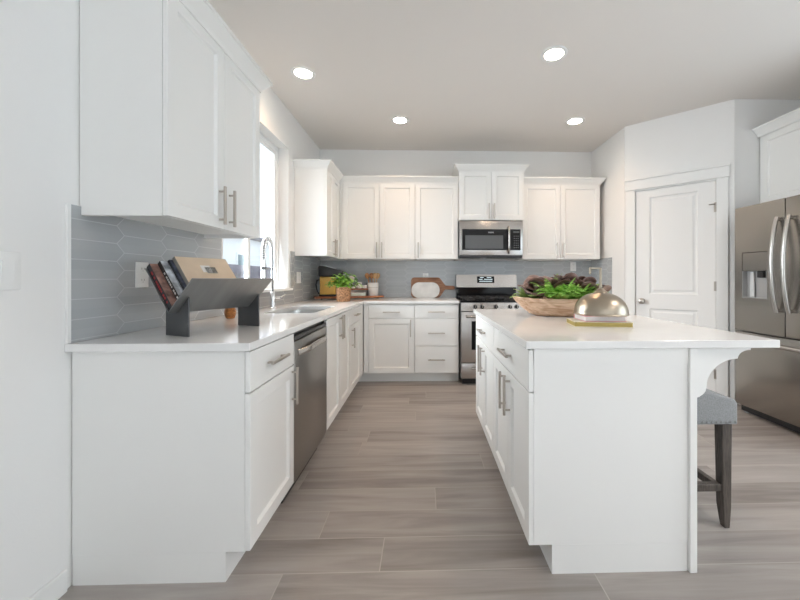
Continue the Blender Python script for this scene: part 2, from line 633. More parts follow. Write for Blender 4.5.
panel_door(m, DS0, DS1, 0.012, DZ, [(0.225, 0.628, 1.000, 2.010), (0.225, 0.628, 0.20, 0.845)], yf, yk)
m.build('door_panel', DOORP, droot, ang=20)
m = M()
m.tube([(0.155, yf, 0.92), (0.155, yf - 0.006, 0.92)], 0.031, 24)
m.tube([(0.155, yf - 0.006, 0.92), (0.155, yf - 0.035, 0.92)], 0.011, 16)
m.tube([(0.155, yf - 0.030, 0.92), (0.155, yf - 0.036, 0.92), (0.155, yf - 0.046, 0.92), (0.155, yf - 0.058, 0.92), (0.155, yf - 0.064, 0.92)], [0.014, 0.024, 0.028, 0.025, 0.012], 24)
ok = m.build('door_knob', NICKEL, droot, ang=50); ok['label'] = 'round brushed nickel knob'
for hz in (1.835, 1.085, 0.25):
    m = M()
    m.tube([(DS1 + 0.001, yf - 0.006, hz - 0.045), (DS1 + 0.001, yf - 0.006, hz + 0.045)], 0.007, 10)
    m.box(DS1 - 0.014, DS1 - 0.001, yf - 0.002, yf + 0.001, hz - 0.045, hz + 0.045)
    if hz > 1.5:
        m.tube([(DS1 + 0.001, yf - 0.008, hz + 0.03), (DS1 - 0.05, yf - 0.03, hz + 0.025)], 0.004, 8)
    m.build('door_hinge', NICKEL, droot)
m = M(); m.box(DS0 - 0.005, DS0 - 0.001, yf - 0.001, yf + 0.02, 0.89, 0.95)
m.build('strike_plate', NICKEL, droot)

# kitchen window
wroot = bpy.data.objects.new('window_1', None); COL.objects.link(wroot)
wroot.location = (XW, WY0, WZ0); struct(wroot)
WO = (XW, WY0, WZ0)
VINYL = mat('white_vinyl', (0.82, 0.83, 0.83), rough=0.35)
gx0, gx1 = XW - 0.150, XW - 0.095
m = M(WO)
fw = 0.045
m.box(gx0, gx1, WY0 + 0.002, WY1 - 0.002, WZ0 + 0.002, WZ0 + fw, 0.003)
m.box(gx0, gx1, WY0 + 0.002, WY1 - 0.002, WZ1 - fw, WZ1 - 0.002, 0.003)
m.box(gx0, gx1, WY0 + 0.002, WY0 + fw, WZ0 + fw, WZ1 - fw, 0.003)
m.box(gx0, gx1, WY1 - fw, WY1 - 0.002, WZ0 + fw, WZ1 - fw, 0.003)
m.build('window_frame', VINYL, wroot)
ym = (WY0 + WY1) / 2
m = M(WO)
for a, b, dx in ((WY0 + fw, ym + 0.03, 0.012), (ym - 0.03, WY1 - fw, 0.032)):
    x0, x1 = gx0 + dx, gx0 + dx + 0.018
    q = 0.038
    m.box(x0, x1, a, a + q, WZ0 + fw, WZ1 - fw, 0.002)
    m.box(x0, x1, b - q, b, WZ0 + fw, WZ1 - fw, 0.002)
    m.box(x0, x1, a + q, b - q, WZ0 + fw, WZ0 + fw + q, 0.002)
    m.box(x0, x1, a + q, b - q, WZ1 - fw - q, WZ1 - fw, 0.002)
m.build('window_sash', VINYL, wroot)
m = M(WO)
for a, b, dx in ((WY0 + fw + 0.03, ym + 0.0, 0.021), (ym, WY1 - fw - 0.03, 0.041)):
    x = gx0 + dx
    m.box(x, x + 0.004, a, b, WZ0 + fw + 0.03, WZ1 - fw - 0.03)
m.build('window_pane', GLASS, wroot, smooth=False)
m = M(WO); m.box(XW - 0.094, XW + 0.03, WY0 - 0.03, WY1 + 0.045, WZ0 - 0.02, WZ0 + 0.001, 0.004)
m.build('window_sill', TRIM, wroot)

# backsplash tile
m = M()
zt = 0.914
x0, x1 = XW, XW + 0.009
m.box(x0, x1, 1.345, WY0 - 0.031, zt + 0.001, 1.434)
m.box(x0, x1, WY0 - 0.031, WY1 + 0.046, zt + 0.001, WZ0 - 0.021)
m.box(x0, x1, WY1 + 0.046, YB - 0.010, zt + 0.001, 1.432)
o = m.build('backsplash', TILE_L, smooth=False)
o = struct(o); o.name = 'wall_left_backsplash'
m = M(); m.box(XW + 0.010, XR1 - 0.010, YB - 0.009, YB, zt + 0.001, 1.388)
struct(m.build('wall_back_backsplash', TILE_B, smooth=False))
m = M(); m.box(XR1 - 0.009, XR1, 4.02, YB - 0.001, zt + 0.001, 1.405)
struct(m.build('wall_return_backsplash', TILE_L, smooth=False))
m = M(); m.box(XW, XW + 0.011, 1.331, 1.345, zt + 0.001, 1.436, 0.001)
struct(m.build('trim_2', TRIM))

# ------------------------------------------------------------------ outside the window
GRASS = mat('gravel_yard', (0.10, 0.10, 0.10), rough=0.9, var=0.3, vscale=4)
m = M(); m.box(-30, XW - T - 0.02, -12, 40, -0.45, -0.30)
o = m.build('ground', GRASS, smooth=False); struct(o)
FENCE = mat('fence_paint', (0.22, 0.20, 0.225), rough=0.8, var=0.15, vscale=3)
fr = thing('fence', 'weathered grey board fence seen outside the kitchen window', 'fence', (-5.2, 9, -0.3))
m = M((-5.2, 9, -0.3))
for k in range(70):
    y = 4 + k * 0.152
    m.box(-5.2, -5.18, y, y + 0.143, -0.26, 1.55)
m.build('boards', FENCE, fr, smooth=False)
for k in range(5):
    m = M((-5.2, 9, -0.3)); y = 4.1 + k * 2.4
    m.box(-5.16, -5.06, y, y + 0.1, -0.3, 1.62)
    m.build('post', FENCE, fr, smooth=False)
for z in (0.0, 1.35):
    m = M((-5.2, 9, -0.3)); m.box(-5.178, -5.14, 4, 14.6, z, z + 0.09); m.build('rail', FENCE, fr, smooth=False)
SIDING = mat('pale_siding', (0.80, 0.80, 0.80), rough=0.7)
ROOFM = mat('roof_shingle', (0.23, 0.22, 0.24), rough=0.9, var=0.2, vscale=6)
TEAL = mat('house_window_glass', (0.16, 0.22, 0.24), rough=0.1)
ho = thing('house', 'pale neighbouring house with grey roof beyond the fence outside', 'house', (-12, 16, -0.3))
HO = (-12, 16, -0.3)
m = M(HO); m.box(-16, -9.5, 9, 26, -0.3, 3.3); m.build('house_wall', SIDING, ho, smooth=False)
m = M(HO); m.prism([(-16.5, 3.3), (-9.1, 3.3), (-9.1, 3.45), (-12.8, 5.6), (-16.5, 3.45)], 1, 8.6, 26.4); m.build('roof', ROOFM, ho, smooth=False)
for y in (11.5, 14.5, 18.0):
    m = M(HO); m.box(-9.5, -9.44, y, y + 1.3, 0.9, 2.5); f = m.build('house_window', VINYL, ho, smooth=False)
    m = M(HO); m.box(-9.44, -9.42, y + 0.1, y + 1.2, 1.0, 2.4); m.build('pane', TEAL, f, smooth=False)

# ------------------------------------------------------------------ recessed ceiling lights
def downlight(x, y, label):
    t = thing('ceiling_light', label, 'light', (x, y, ZC), 0, 'recessed ceiling lights')
    m = M()
    m.lathe([(0.066, -0.002), (0.070, -0.007), (0.092, -0.005), (0.096, -0.001), (0.096, 0.0)], seg=40)
    m.build('trim_ring', TRIM, t)
    m = M()
    m.lathe([(0.0, -0.0045), (0.067, -0.0045), (0.067, -0.001), (0.0, -0.001)], seg=40)
    m.build('lens', LENS, t)
    d = bpy.data.lights.new('downlight', 'SPOT')
    d.energy = LAMP_W
    d.color = LAMP_COL
    d.spot_size = R(138)
    d.spot_blend = 1.0
    d.shadow_soft_size = 0.06
    lo = bpy.data.objects.new('downlight', d)
    COL.objects.link(lo)
    lo.parent = t
    lo.location = (0, 0, -0.03)


downlight(-0.97, 2.848, 'recessed round ceiling light above the sink, beside the window wall')
downlight(-0.246, 3.663, 'recessed round ceiling light in front of the long row of wall cabinets')
downlight(0.962, 2.556, 'largest looking recessed ceiling light, above the island')
downlight(1.591, 3.636, 'recessed round ceiling light near the pantry corner, above the cabinets right of the microwave')

# ------------------------------------------------------------------ cabinets
def handle(parent, x, z, ori, y=0.0, ln=0.186, mt=None):
    m = M()
    r, pr, ps = 0.0058, 0.034, 0.068
    yc = y - pr + r
    if ori == 'v':
        m.box(x - r, x + r, yc - r, yc + r, z - ln / 2, z + ln / 2, 0.0015)
        for s in (-1, 1):
            m.tube([(x, y, z + s * ps), (x, yc, z + s * ps)], 0.005, 10)
    else:
        m.box(x - ln / 2, x + ln / 2, yc - r, yc + r, z - r, z + r, 0.0015)
        for s in (-1, 1):
            m.tube([(x + s * ps, y, z), (x + s * ps, yc, z)], 0.005, 10)
    return m.build('handle', mt or NICKEL, parent)


CROWN = [(0, -0.012), (0.006, -0.012), (0.008, 0.004), (0.016, 0.014), (0.030, 0.030), (0.043, 0.050), (0.046, 0.054), (0.054, 0.056), (0.054, 0.070), (0, 0.070)]


def cabinet(name, label, cat, org, rz, w, depth, z0, z1, fronts, group=None, toe=False, upper=False, body_x=None, fillers=(), crown=None, crown_z=None, toe_x=None):
    t = thing(name, label, cat, (org[0], org[1], 0), rz, group)
    bx0, bx1 = body_x or (0, w)
    m = M()
    if upper:
        m.box(bx0, bx1, 0.0205, depth, z0 + 0.022, z1)
        m.box(bx0, bx0 + 0.018, 0.0205, depth, z0, z0 + 0.022)
        m.box(bx1 - 0.018, bx1, 0.0205, depth, z0, z0 + 0.022)
        m.box(bx0 + 0.018, bx1 - 0.018, 0.0205, 0.040, z0, z0 + 0.022)
    else:
        m.box(bx0, bx1, 0.0205, depth, z0, z1, 0.0008)
    m.build('body', CAB, t)
    if toe:
        a, b = toe_x or (bx0, bx1)
        m = M(); m.box(a, b, 0.092, depth - 0.002, 0, z0); m.build('toe_kick', CAB, t)
    for (a, b) in fillers:
        m = M(); m.box(a, b, 0.004, 0.0205, z0, z1); m.build('filler', CAB, t)
    g = 0.0016
    for f in fronts:
        kind, a, b, c, d = f[:5]
        m = M()
        if kind == 'door':
            m.shaker(a + g, b - g, c + g, d - g)
        else:
            m.box(a + g, b - g, 0, 0.019, c + g, d - g, 0.0012)
        ob = m.build(kind if kind == 'door' else 'drawer', CAB, t, ang=25)
        if len(f) > 5 and f[5]:
            handle(ob, f[6], f[7], f[5])
    if crown:
        m = M()
        zc = crown_z if crown_z is not None else z1
        m.sweep(crown, [(o_, zc + z_) for o_, z_ in CROWN], side=1)
        m.build('crown_moulding', CAB, t)
    return t


BZ0, BZ1 = 0.114, 0.882
XLF = -0.662                 # face of the left run's doors
LD = (XLF - XW) - 0.004      # its depth
# left run: local x = +Y
cabinet('base_cabinet', 'white base cabinet at the near end of the left run, left of the dishwasher', 'cabinet', (XLF, 1.354), 90, 0.454, LD, BZ0, BZ1,
        [('drawer', 0, 0.452, 0.719, BZ1 - 0.004, 'h', 0.222, 0.799), ('door', 0, 0.452, BZ0, 0.716, 'v', 0.425, 0.618)], 'base cabinets of the left run', toe=True, toe_x=(0.0, 0.454))
cabinet('base_cabinet', 'white sink base cabinet with two full-height doors, right of the dishwasher', 'cabinet', (XLF, 2.418), 90, 0.762, LD, BZ0, 0.66,
        [('door', 0, 0.381, BZ0, BZ1 - 0.004, 'v', 0.352, 0.775), ('door', 0.381, 0.762, BZ0, BZ1 - 0.004, 'v', 0.410, 0.775)], 'base cabinets of the left run', toe=True)
cabinet('base_cabinet', 'narrow white base cabinet in the corner, between sink cabinet and back run', 'cabinet', (XLF, 3.182), 90, 0.66, LD, BZ0, BZ1,
        [('drawer', 0, 0.50, 0.731, BZ1 - 0.004, 'h', 0.25, 0.806), ('door', 0, 0.50, BZ0, 0.728, 'v', 0.06, 0.612)], 'base cabinets of the left run', toe=True, fillers=((0.503, 0.687),), body_x=(0, 0.70), toe_x=(0, 0.776))
# back run
YBF = 3.866
BD = YB - YBF - 0.004
cabinet('base_cabinet', 'white base cabinet with one drawer over one door, left of the three-drawer stack', 'cabinet', (-0.606, YBF), 0, 0.503, BD, BZ0, BZ1,
        [('drawer', 0, 0.503, 0.722, BZ1 - 0.004, 'h', 0.255, 0.79), ('door', 0, 0.503, BZ0, 0.719, 'v', 0.463, 0.612)], 'base cabinets of the back run', toe=True, fillers=((-0.052, -0.002),), toe_x=(-0.146, 0.503))
cabinet('drawer_cabinet', 'white three-drawer base cabinet immediately left of the range', 'cabinet', (-0.102, YBF), 0, 0.497, BD, BZ0, BZ1,
        [('drawer', 0, 0.488, 0.722, BZ1 - 0.004, 'h', 0.244, 0.79), ('drawer', 0, 0.488, 0.414, 0.719, 'h', 0.244, 0.557), ('drawer', 0, 0.488, BZ0, 0.411, 'h', 0.244, 0.262)], 'base cabinets of the back run', toe=True)
cabinet('base_cabinet', 'white base cabinet right of the range, mostly behind the island', 'cabinet', (1.176, YBF), 0, 1.018, BD, BZ0, BZ1,
        [('drawer', 0, 0.49, 0.722, BZ1 - 0.004, 'h', 0.245, 0.79), ('drawer', 0.49, 0.98, 0.722, BZ1 - 0.004, 'h', 0.735, 0.79), ('door', 0, 0.49, BZ0, 0.719, 'v', 0.45, 0.612), ('door', 0.49, 0.98, BZ0, 0.719, 'v', 0.53, 0.612)], 'base cabinets of the back run', toe=True)

# island cabinets: local x = -Y, face toward -X
XI = 0.410
IY0, IY1 = 1.352, 2.735
ih = (IY1 - IY0) / 2
for i, lab in enumerate(('white island cabinet farther from camera, facing the dishwasher side', 'white island cabinet nearer the camera, its end panel facing front')):
    y1 = IY1 - i * ih
    t = cabinet('island_cabinet', lab, 'cabinet', (XI, y1), -90, ih - 0.001, 0.635, BZ0, BZ1,
                [('drawer', 0, ih - 0.001, 0.712, BZ1 - 0.004, 'h', ih / 2, 0.795), ('door', 0, ih / 2, BZ0, 0.709, 'v', ih / 2 - 0.045, 0.60), ('door', ih / 2, ih - 0.001, BZ0, 0.709, 'v', ih / 2 + 0.045, 0.60)],
                'island cabinets', toe=True, body_x=(0, ih - 0.004))
    if i == 1:
        m = M()
        m.box(ih - 0.0035, ih + 0.0, 0.0205, 0.636, 0.882 - 0.062, 0.8815)
        m.build('end_panel', CAB, t)
m = M(); m.box(1.045, 1.074, IY0 - 0.008, IY1 + 0.01, 0, 0.8825, 0.0015)
tag(m.build('island_back_panel', CAB), 'white full-height back panel of the island, its edge a narrow post', 'panel')
# corbel under the overhang
m = M()
prof = [(1.0745, 0.878), (1.330, 0.878), (1.328, 0.866)]
for k in range(9):
    a = math.pi / 2 * k / 8
    prof.append((1.328 - 0.052 * math.sin(a), 0.866 - 0.035 * (1 - math.cos(a)) - 0.0))
for k in range(1, 15):
    a = math.pi / 2 * k / 14
    prof.append((1.276 - 0.130 * math.sin(a), 0.831 - 0.115 * (1 - math.cos(a))))
for k in range(1, 6):
    a = math.pi / 2 * k / 5
    prof.append((1.146 - 0.0715 * (1 - math.cos(a)) , 0.716 - 0.048 * math.sin(a)))
m.prism(prof, 1, 1.385, 1.425, 0.002)
tag(m.build('corbel', CAB), 'white scroll-cut corbel bracket under the island overhang above the stool', 'bracket')

# wall cabinets
UZ0, UZ1 = 1.392, 2.298
UXF = -0.993
UD = (UXF - XW) - 0.003
t = cabinet('wall_cabinet', 'white two-door wall cabinet nearest the camera, above the book holder', 'cabinet', (UXF, 1.385), 90, 0.770, UD, 1.400, UZ1 + 0.006,
            [('door', 0, 0.388, 1.400, UZ1, 'v', 0.345, 1.512), ('door', 0.388, 0.770, 1.400, UZ1, 'v', 0.431, 1.512)], 'white wall cabinets', upper=True,
            crown=[(0, UD), (0, 0.0), (0.770, 0.0), (0.770, UD)], crown_z=UZ1)
t = cabinet('wall_cabinet', 'white two-door wall cabinet on the window wall, in the back left corner', 'cabinet', (UXF, 3.625), 90, 0.547, UD, UZ0, UZ1 + 0.006,
            [('door', 0, 0.272, UZ0, UZ1, 'v', 0.238, 1.495), ('door', 0.272, 0.543, UZ0, UZ1, 'v', 0.306, 1.495)], 'white wall cabinets', upper=True, body_x=(0, 0.893),
            crown=[(0, UD), (0, 0.0), (0.50, 0.0)], crown_z=UZ1)
YUF = 4.172
UDB = YB - YUF - 0.003
cabinet('wall_cabinet', 'white wall cabinet with a pair of doors meeting over the corner tray', 'cabinet', (-0.966, YUF), 0, 0.864, UDB, UZ0, UZ1 + 0.006,
        [('door', 0, 0.441, UZ0, UZ1, 'v', 0.412, 1.495), ('door', 0.441, 0.863, UZ0, UZ1, 'v', 0.472, 1.495)], 'white wall cabinets', upper=True, fillers=((-0.026, -0.002),),
        crown=[(-0.02, 0.0), (0.864, 0.0)], crown_z=UZ1)
cabinet('wall_cabinet', 'white single-door wall cabinet left of the microwave, above the cutting boards', 'cabinet', (-0.101, YUF), 0, 0.514, UDB, UZ0, UZ1 + 0.006,
        [('door', 0, 0.512, UZ0, UZ1, 'v', 0.036, 1.495)], 'white wall cabinets', upper=True, crown=[(0, 0.0), (0.514, 0.0)], crown_z=UZ1)
YMF = 4.105
cabinet('wall_cabinet', 'short raised white wall cabinet with two doors directly above the microwave', 'cabinet', (0.416, YMF), 0, 0.767, YB - YMF - 0.003, 1.848, 2.435,
        [('door', 0, 0.3835, 1.848, 2.427, 'v', 0.352, 1.95), ('door', 0.3835, 0.767, 1.848, 2.427, 'v', 0.415, 1.95)], 'white wall cabinets', upper=True,
        crown=[(0, 0.40), (0, 0), (0.767, 0), (0.767, 0.40)], crown_z=2.428)
cabinet('wall_cabinet', 'white two-door wall cabinet right of the microwave, next to the pantry side', 'cabinet', (1.186, YUF), 0, 0.945, UDB, UZ0, UZ1 + 0.006,
        [('door', 0, 0.463, UZ0, UZ1, 'v', 0.412, 1.495), ('door', 0.463, 0.945, UZ0, UZ1, 'v', 0.497, 1.495)], 'white wall cabinets', upper=True,
        crown=[(0, 0.0), (0.945, 0.0), (0.945, 0.30)], crown_z=UZ1)
cabinet('wall_cabinet', 'white deep wall cabinet above the refrigerator', 'cabinet', (3.085, YP2 - 0.002), -90, 0.98, 0.60, 1.83, 2.47,
        [('door', 0.03, 0.50, 1.83, 2.455, None), ('door', 0.50, 0.97, 1.83, 2.455, None)], 'white wall cabinets', upper=True,
        crown=[(0.0, 0.0), (0.98, 0.0), (0.98, 0.58)], crown_z=2.468)

# ------------------------------------------------------------------ countertops
def rrect(x0, x1, y0, y1, r, n=6):
    pts = []
    for cx, cy, a0 in ((x1 - r, y0 + r, -90), (x1 - r, y1 - r, 0), (x0 + r, y1 - r, 90), (x0 + r, y0 + r, 180)):
        for k in range(n + 1):
            a = R(a0 + 90 * k / n)
            pts.append((cx + r * math.cos(a), cy + r * math.sin(a)))
    return pts


ZT0, ZT1 = 0.8835, 0.914
SX0, SX1, SY0, SY1 = -1.135, -0.775, 2.475, 3.125
m = M()
CXF, CYF = -0.652, 3.842
outer = [(XW + 0.001, 1.329), (CXF, 1.329), (CXF, CYF), (0.398, CYF), (0.398, YB - 0.001), (XW + 0.001, YB - 0.001)]
hole = rrect(SX0, SX1, SY0, SY1, 0.06)


def slab_with_hole(m, outer, hole, z0, z1, bev):
    b = m.b
    def loop(pts, z):
        vs = [m.V((x, y, z)) for x, y in pts]
        es = [b.edges.new((vs[i], vs[(i + 1) % len(vs)])) for i in range(len(vs))]
        return vs, es
    tv, te = loop(outer, z1)
    hv, he = loop(hole, z1)
    r = bmesh.ops.triangle_fill(b, use_beauty=True, use_dissolve=False, edges=te + he)
    fs = [g for g in r['geom'] if isinstance(g, bmesh.types.BMFace)]
    ex = bmesh.ops.extrude_face_region(b, geom=fs)
    vv = [g for g in ex['geom'] if isinstance(g, bmesh.types.BMVert)]
    bmesh.ops.translate(b, verts=vv, vec=(0, 0, z0 - z1))
    bmesh.ops.recalc_face_normals(b, faces=list(b.faces))


slab_with_hole(m, outer, hole, ZT0, ZT1, 0.002)
o = m.build('countertop', QUARTZ, ang=30)
tag(o, 'white quartz L-shaped countertop along the window wall to the range, with sink cutout', 'countertop')
bv = o.modifiers.new('edge', 'BEVEL'); bv.width = 0.002; bv.segments = 2; bv.limit_method = 'ANGLE'; bv.angle_limit = R(60)
m = M(); m.box(1.172, XR1 - 0.001, CYF, YB - 0.0095, ZT0, ZT1, 0.002)
tag(m.build('countertop', QUARTZ), 'white quartz countertop right of the range behind the bowl', 'countertop')
m = M(); m.box(0.395, 1.403, 1.338, 2.765, ZT0, ZT1, 0.002)
tag(m.build('island_countertop', QUARTZ), 'white quartz island countertop overhanging on the stool side', 'countertop')

# sink
sk = thing('sink', 'stainless undermount sink set in the counter under the window', 'sink', ((SX0 + SX1) / 2, (SY0 + SY1) / 2, 0.66))
SO = ((SX0 + SX1) / 2, (SY0 + SY1) / 2, 0.66)
m = M(SO)
rings = []
for ins, z, r in ((-0.012, ZT0 - 0.001, 0.07), (0.0, ZT0 - 0.001, 0.06), (0.004, ZT0 - 0.03, 0.06), (0.01, 0.70, 0.06), (0.04, 0.676, 0.05), (0.15, 0.672, 0.02)):
    rings.append([m.V((x, y, z)) for x, y in rrect(SX0 + ins, SX1 - ins, SY0 + ins, SY1 - ins, r)])
for a, b in zip(rings, rings[1:]):
    n = len(a)
    for k in range(n):
        m.F([a[k], b[k], b[(k + 1) % n], a[(k + 1) % n]])
m.F(rings[-1])
bmesh.ops.recalc_face_normals(m.b, faces=list(m.b.faces))
for f in m.b.faces:
    f.normal_flip()
m.build('basin', SINKM, sk, ang=50)
m = M(SO); m.lathe([(0.0, 0.673), (0.03, 0.673), (0.042, 0.676), (0.045, 0.674)], (SO[0], SO[1], 0), 24); m.build('drain', CHROME, sk)

# faucet
FX, FY = -1.235, 2.90
fa = thing('faucet', 'tall chrome spring pull-down faucet behind the sink', 'faucet', (FX, FY, 0.914))
FO = (FX, FY, 0.914)
m = M(FO)
m.lathe([(0.0, 0.0), (0.030, 0.0), (0.030, 0.006), (0.022, 0.012), (0.0205, 0.05), (0.0205, 0.13), (0.015, 0.14), (0.0, 0.14)], FO, 24)
m.build('faucet_body', CHROME, fa)
zt_, dy = 1.36, 0.115
pts = [(FX, FY, 1.04), (FX, FY, 1.2), (FX, FY, zt_)]
for k in range(1, 17):
    a = math.pi * k / 16
    pts.append((FX + 0.03 * (1 - math.cos(a)) / 2, FY - dy + dy * math.cos(a), zt_ + 0.11 * math.sin(a)))
pts.append((FX + 0.03, FY - 2 * dy, 1.29))
m = M(FO); m.tube(pts, 0.0075, 10); m.build('hose', STEEL_D, fa)
# spring coils round the arch and down the front
m = M(FO)
path = []
for i in range(len(pts) - 1):
    a, b = Vector(pts[i]), Vector(pts[i + 1])
    path.append((a, b))
seglen = [(b - a).length for a, b in path]
tot = sum(seglen)
def at(sv):
    for (a, b), l in zip(path, seglen):
        if sv <= l:
            return a.lerp(b, sv / l), (b - a).normalized()
        sv -= l
    a, b = path[-1]
    return b, (b - a).normalized()
s0, pitch = 0.22, 0.0165
coil = []
N = int((tot - s0) / pitch)
for i in range(N * 10):
    sv = s0 + (tot - s0) * i / (N * 10)
    p, tdir = at(sv)
    u = Vector((1, 0, 0)); u = (u - tdir * u.dot(tdir)).normalized(); v = tdir.cross(u)
    a = 2 * math.pi * i / 10
    coil.append(p + (u * math.cos(a) + v * math.sin(a)) * 0.0155)
m.tube(coil, 0.0042, 6)
m.build('spring', CHROME, fa, ang=80)
m = M(FO)
m.tube([(FX + 0.03, FY - 2 * dy, 1.30), (FX + 0.03, FY - 2 * dy, 1.24), (FX + 0.03, FY - 2 * dy, 1.20), (FX + 0.03, FY - 2 * dy, 1.14)], [0.014, 0.015, 0.017, 0.019], 16)
m.build('spray_head', CHROME, fa)
m = M(FO); m.tube([(FX + 0.03, FY - 2 * dy, 1.141), (FX + 0.03, FY - 2 * dy, 1.125)], 0.017, 16); m.build('nozzle', BLACK, fa)
m = M(FO); m.tube([(FX, FY, 1.235), (FX + 0.03, FY - 2 * dy + 0.016, 1.235)], 0.006, 10)
m.tube([(FX + 0.03, FY - 2 * dy, 1.225), (FX + 0.03, FY - 2 * dy, 1.245)], 0.021, 16)
m.build('holder_arm', STEEL_D, fa)
m = M(FO); m.tube([(FX + 0.015, FY + 0.01, 1.0), (FX + 0.045, FY + 0.03, 1.0)], 0.012, 12)
m.tube([(FX + 0.045, FY + 0.03, 1.0), (FX + 0.05, FY + 0.04, 1.003), (FX + 0.052, FY + 0.13, 1.02)], [0.008, 0.006, 0.004], 10)
m.build('lever', CHROME, fa)

# ------------------------------------------------------------------ dishwasher (faces +X)
dw = thing('dishwasher', 'stainless dishwasher built into the left run beneath the countertop', 'dishwasher', (XLF - 0.004, 1.8105, 0), 90)
dwW = 0.605
m = M(); m.box(0.002, dwW - 0.002, 0.03, 0.58, 0.10, 0.872); m.build('body', STEEL_D, dw)
m = M(); m.box(0.003, dwW - 0.003, -0.004, 0.03, 0.105, 0.832, 0.004, 2); m.build('door', STEEL_DW, dw)
m = M(); m.box(0.003, dwW - 0.003, 0.0, 0.03, 0.835, 0.858, 0.002); m.build('control_panel', BLACKG, dw)
m = M()
hp = []
for k in range(17):
    u = k / 16
    bow = math.sin(math.pi * u)
    hp.append((0.05 + (dwW - 0.1) * u, -0.004 - 0.032 * min(1, bow * 1.8), 0.775 - 0.01 * (1 - bow)))
m.tube(hp, 0.017, 12, flat=0.5)
m.build('handle', STEEL, dw)
m = M(); m.box(0.01, dwW - 0.01, 0.06, 0.075, 0.0, 0.10); m.build('kick_plate', BLACK, dw)

# ------------------------------------------------------------------ microwave
MWX, MWY, MZ0, MZ1 = 0.417, 4.105, 1.405, 1.843
mw = thing('microwave', 'stainless over-the-range microwave with black glass front', 'microwave', (MWX, MWY, MZ0))
mwW, mwH = 0.760, MZ1 - MZ0
m = M(); m.box(0, mwW, 0.03, 0.41, 0.012, mwH - 0.001); m.build('body', STEEL_D, mw)
m = M(); m.box(0.004, mwW - 0.004, 0.0, 0.03, 0.028, mwH - 0.003, 0.004, 2); m.build('front_frame', STEEL, mw)
m = M(); m.box(0.01, mwW - 0.01, 0.008, 0.03, 0.0, 0.026, 0.003); m.build('vent_grille', BLACK, mw)
m = M(); m.box(0.036, 0.590, -0.006, -0.0005, 0.088, 0.335, 0.002); dr = m.build('door_glass', BLACKG, mw)
m = M(); m.box(0.072, 0.520, -0.0075, -0.0062, 0.105, 0.262); m.build('window', MWIN, dr)
m = M()
for k in range(6):
    m.box(0.345 + k * 0.011, 0.353 + k * 0.011, -0.0075, -0.0062, 0.289, 0.304)
m.build('marking', MARK, dr, smooth=False)
m = M(); m.box(0.594, 0.727, -0.006, -0.0005, 0.088, 0.335, 0.002); cp = m.build('control_panel', BLACKG, mw)
m = M(); m.box(0.640, 0.712, -0.0072, -0.0062, 0.292, 0.312); m.build('display', MWIN, cp)
for r_ in range(6):
    for c_ in range(3):
        m = M(); m.box(0.646 + c_ * 0.024, 0.657 + c_ * 0.024, -0.0072, -0.0062, 0.116 + r_ * 0.027, 0.120 + r_ * 0.027)
        m.build('button', MARK, cp, smooth=False)
m = M()
hp = [(0.585, -0.002, 0.36), (0.583, -0.03, 0.352), (0.582, -0.045, 0.30), (0.582, -0.050, 0.21), (0.582, -0.045, 0.12), (0.583, -0.03, 0.066), (0.585, -0.002, 0.058)]
m.tube(hp, 0.015, 12, flat=0.8); m.build('handle', STEEL, mw, ang=60)
m = M(); m.box(0.27, 0.33, 0.06, 0.16, -0.003, 0.001); m.build('task_lamp', PLATE, mw)

# ------------------------------------------------------------------ range
RX, RY, RW_ = 0.406, 3.795, 0.760
rg = thing('range', 'stainless freestanding gas range between the drawer stack and island', 'stove', (RX, RY, 0))
m = M(); m.box(0, RW_, 0.03, 0.70, 0.06, 0.895); m.build('body', STEEL_D, rg)
m = M(); m.box(0, RW_, 0.02, 0.64, 0.8955, 0.915, 0.003); m.build('cooktop', BLACKG, rg)
m = M()
m.prism([(0.0, 0.805), (0.035, 0.805), (0.035, 0.893), (0.012, 0.893)], 0, 0.001, RW_ - 0.001)
m.build('control_panel', STEEL, rg)
for kx in (0.155, 0.232, 0.384, 0.537, 0.61):
    m = M(); m.tube([(kx, 0.008, 0.853), (kx, -0.006, 0.851), (kx, -0.024, 0.850), (kx, -0.027, 0.850)], [0.022, 0.021, 0.018, 0.012], 18)
    kb = m.build('knob', BLACK, rg)
    m = M(); m.box(kx - 0.003, kx + 0.003, -0.029, -0.0265, 0.842, 0.868); m.build('pointer', NICKEL, kb)
m = M(); m.box(0.003, RW_ - 0.003, -0.012, 0.03, 0.245, 0.798, 0.005, 2); od = m.build('oven_door', STEEL, rg)
m = M(); m.box(0.115, RW_ - 0.115, -0.0135, -0.011, 0.385, 0.695, 0.001); m.build('window', BLACKG, od)
m = M()
m.tube([(0.05, -0.052, 0.752), (RW_ / 2, -0.060, 0.752), (RW_ - 0.05, -0.052, 0.752)], 0.014, 12)
for x in (0.06, RW_ - 0.06):
    m.tube([(x, -0.011, 0.752), (x, -0.052, 0.752)], 0.010, 10)
m.build('handle', STEEL, od)
m = M(); m.box(0.003, RW_ - 0.003, -0.010, 0.03, 0.075, 0.238, 0.004, 2); wd = m.build('warming_drawer', STEEL, rg)
m = M(); m.box(0.11, RW_ - 0.11, -0.028, -0.0095, 0.168, 0.192, 0.006, 2); m.build('drawer_pull', STEEL, wd)
m = M(); m.box(0.02, RW_ - 0.02, 0.05, 0.10, 0.0, 0.0605); m.build('kick_plate', BLACK, rg)
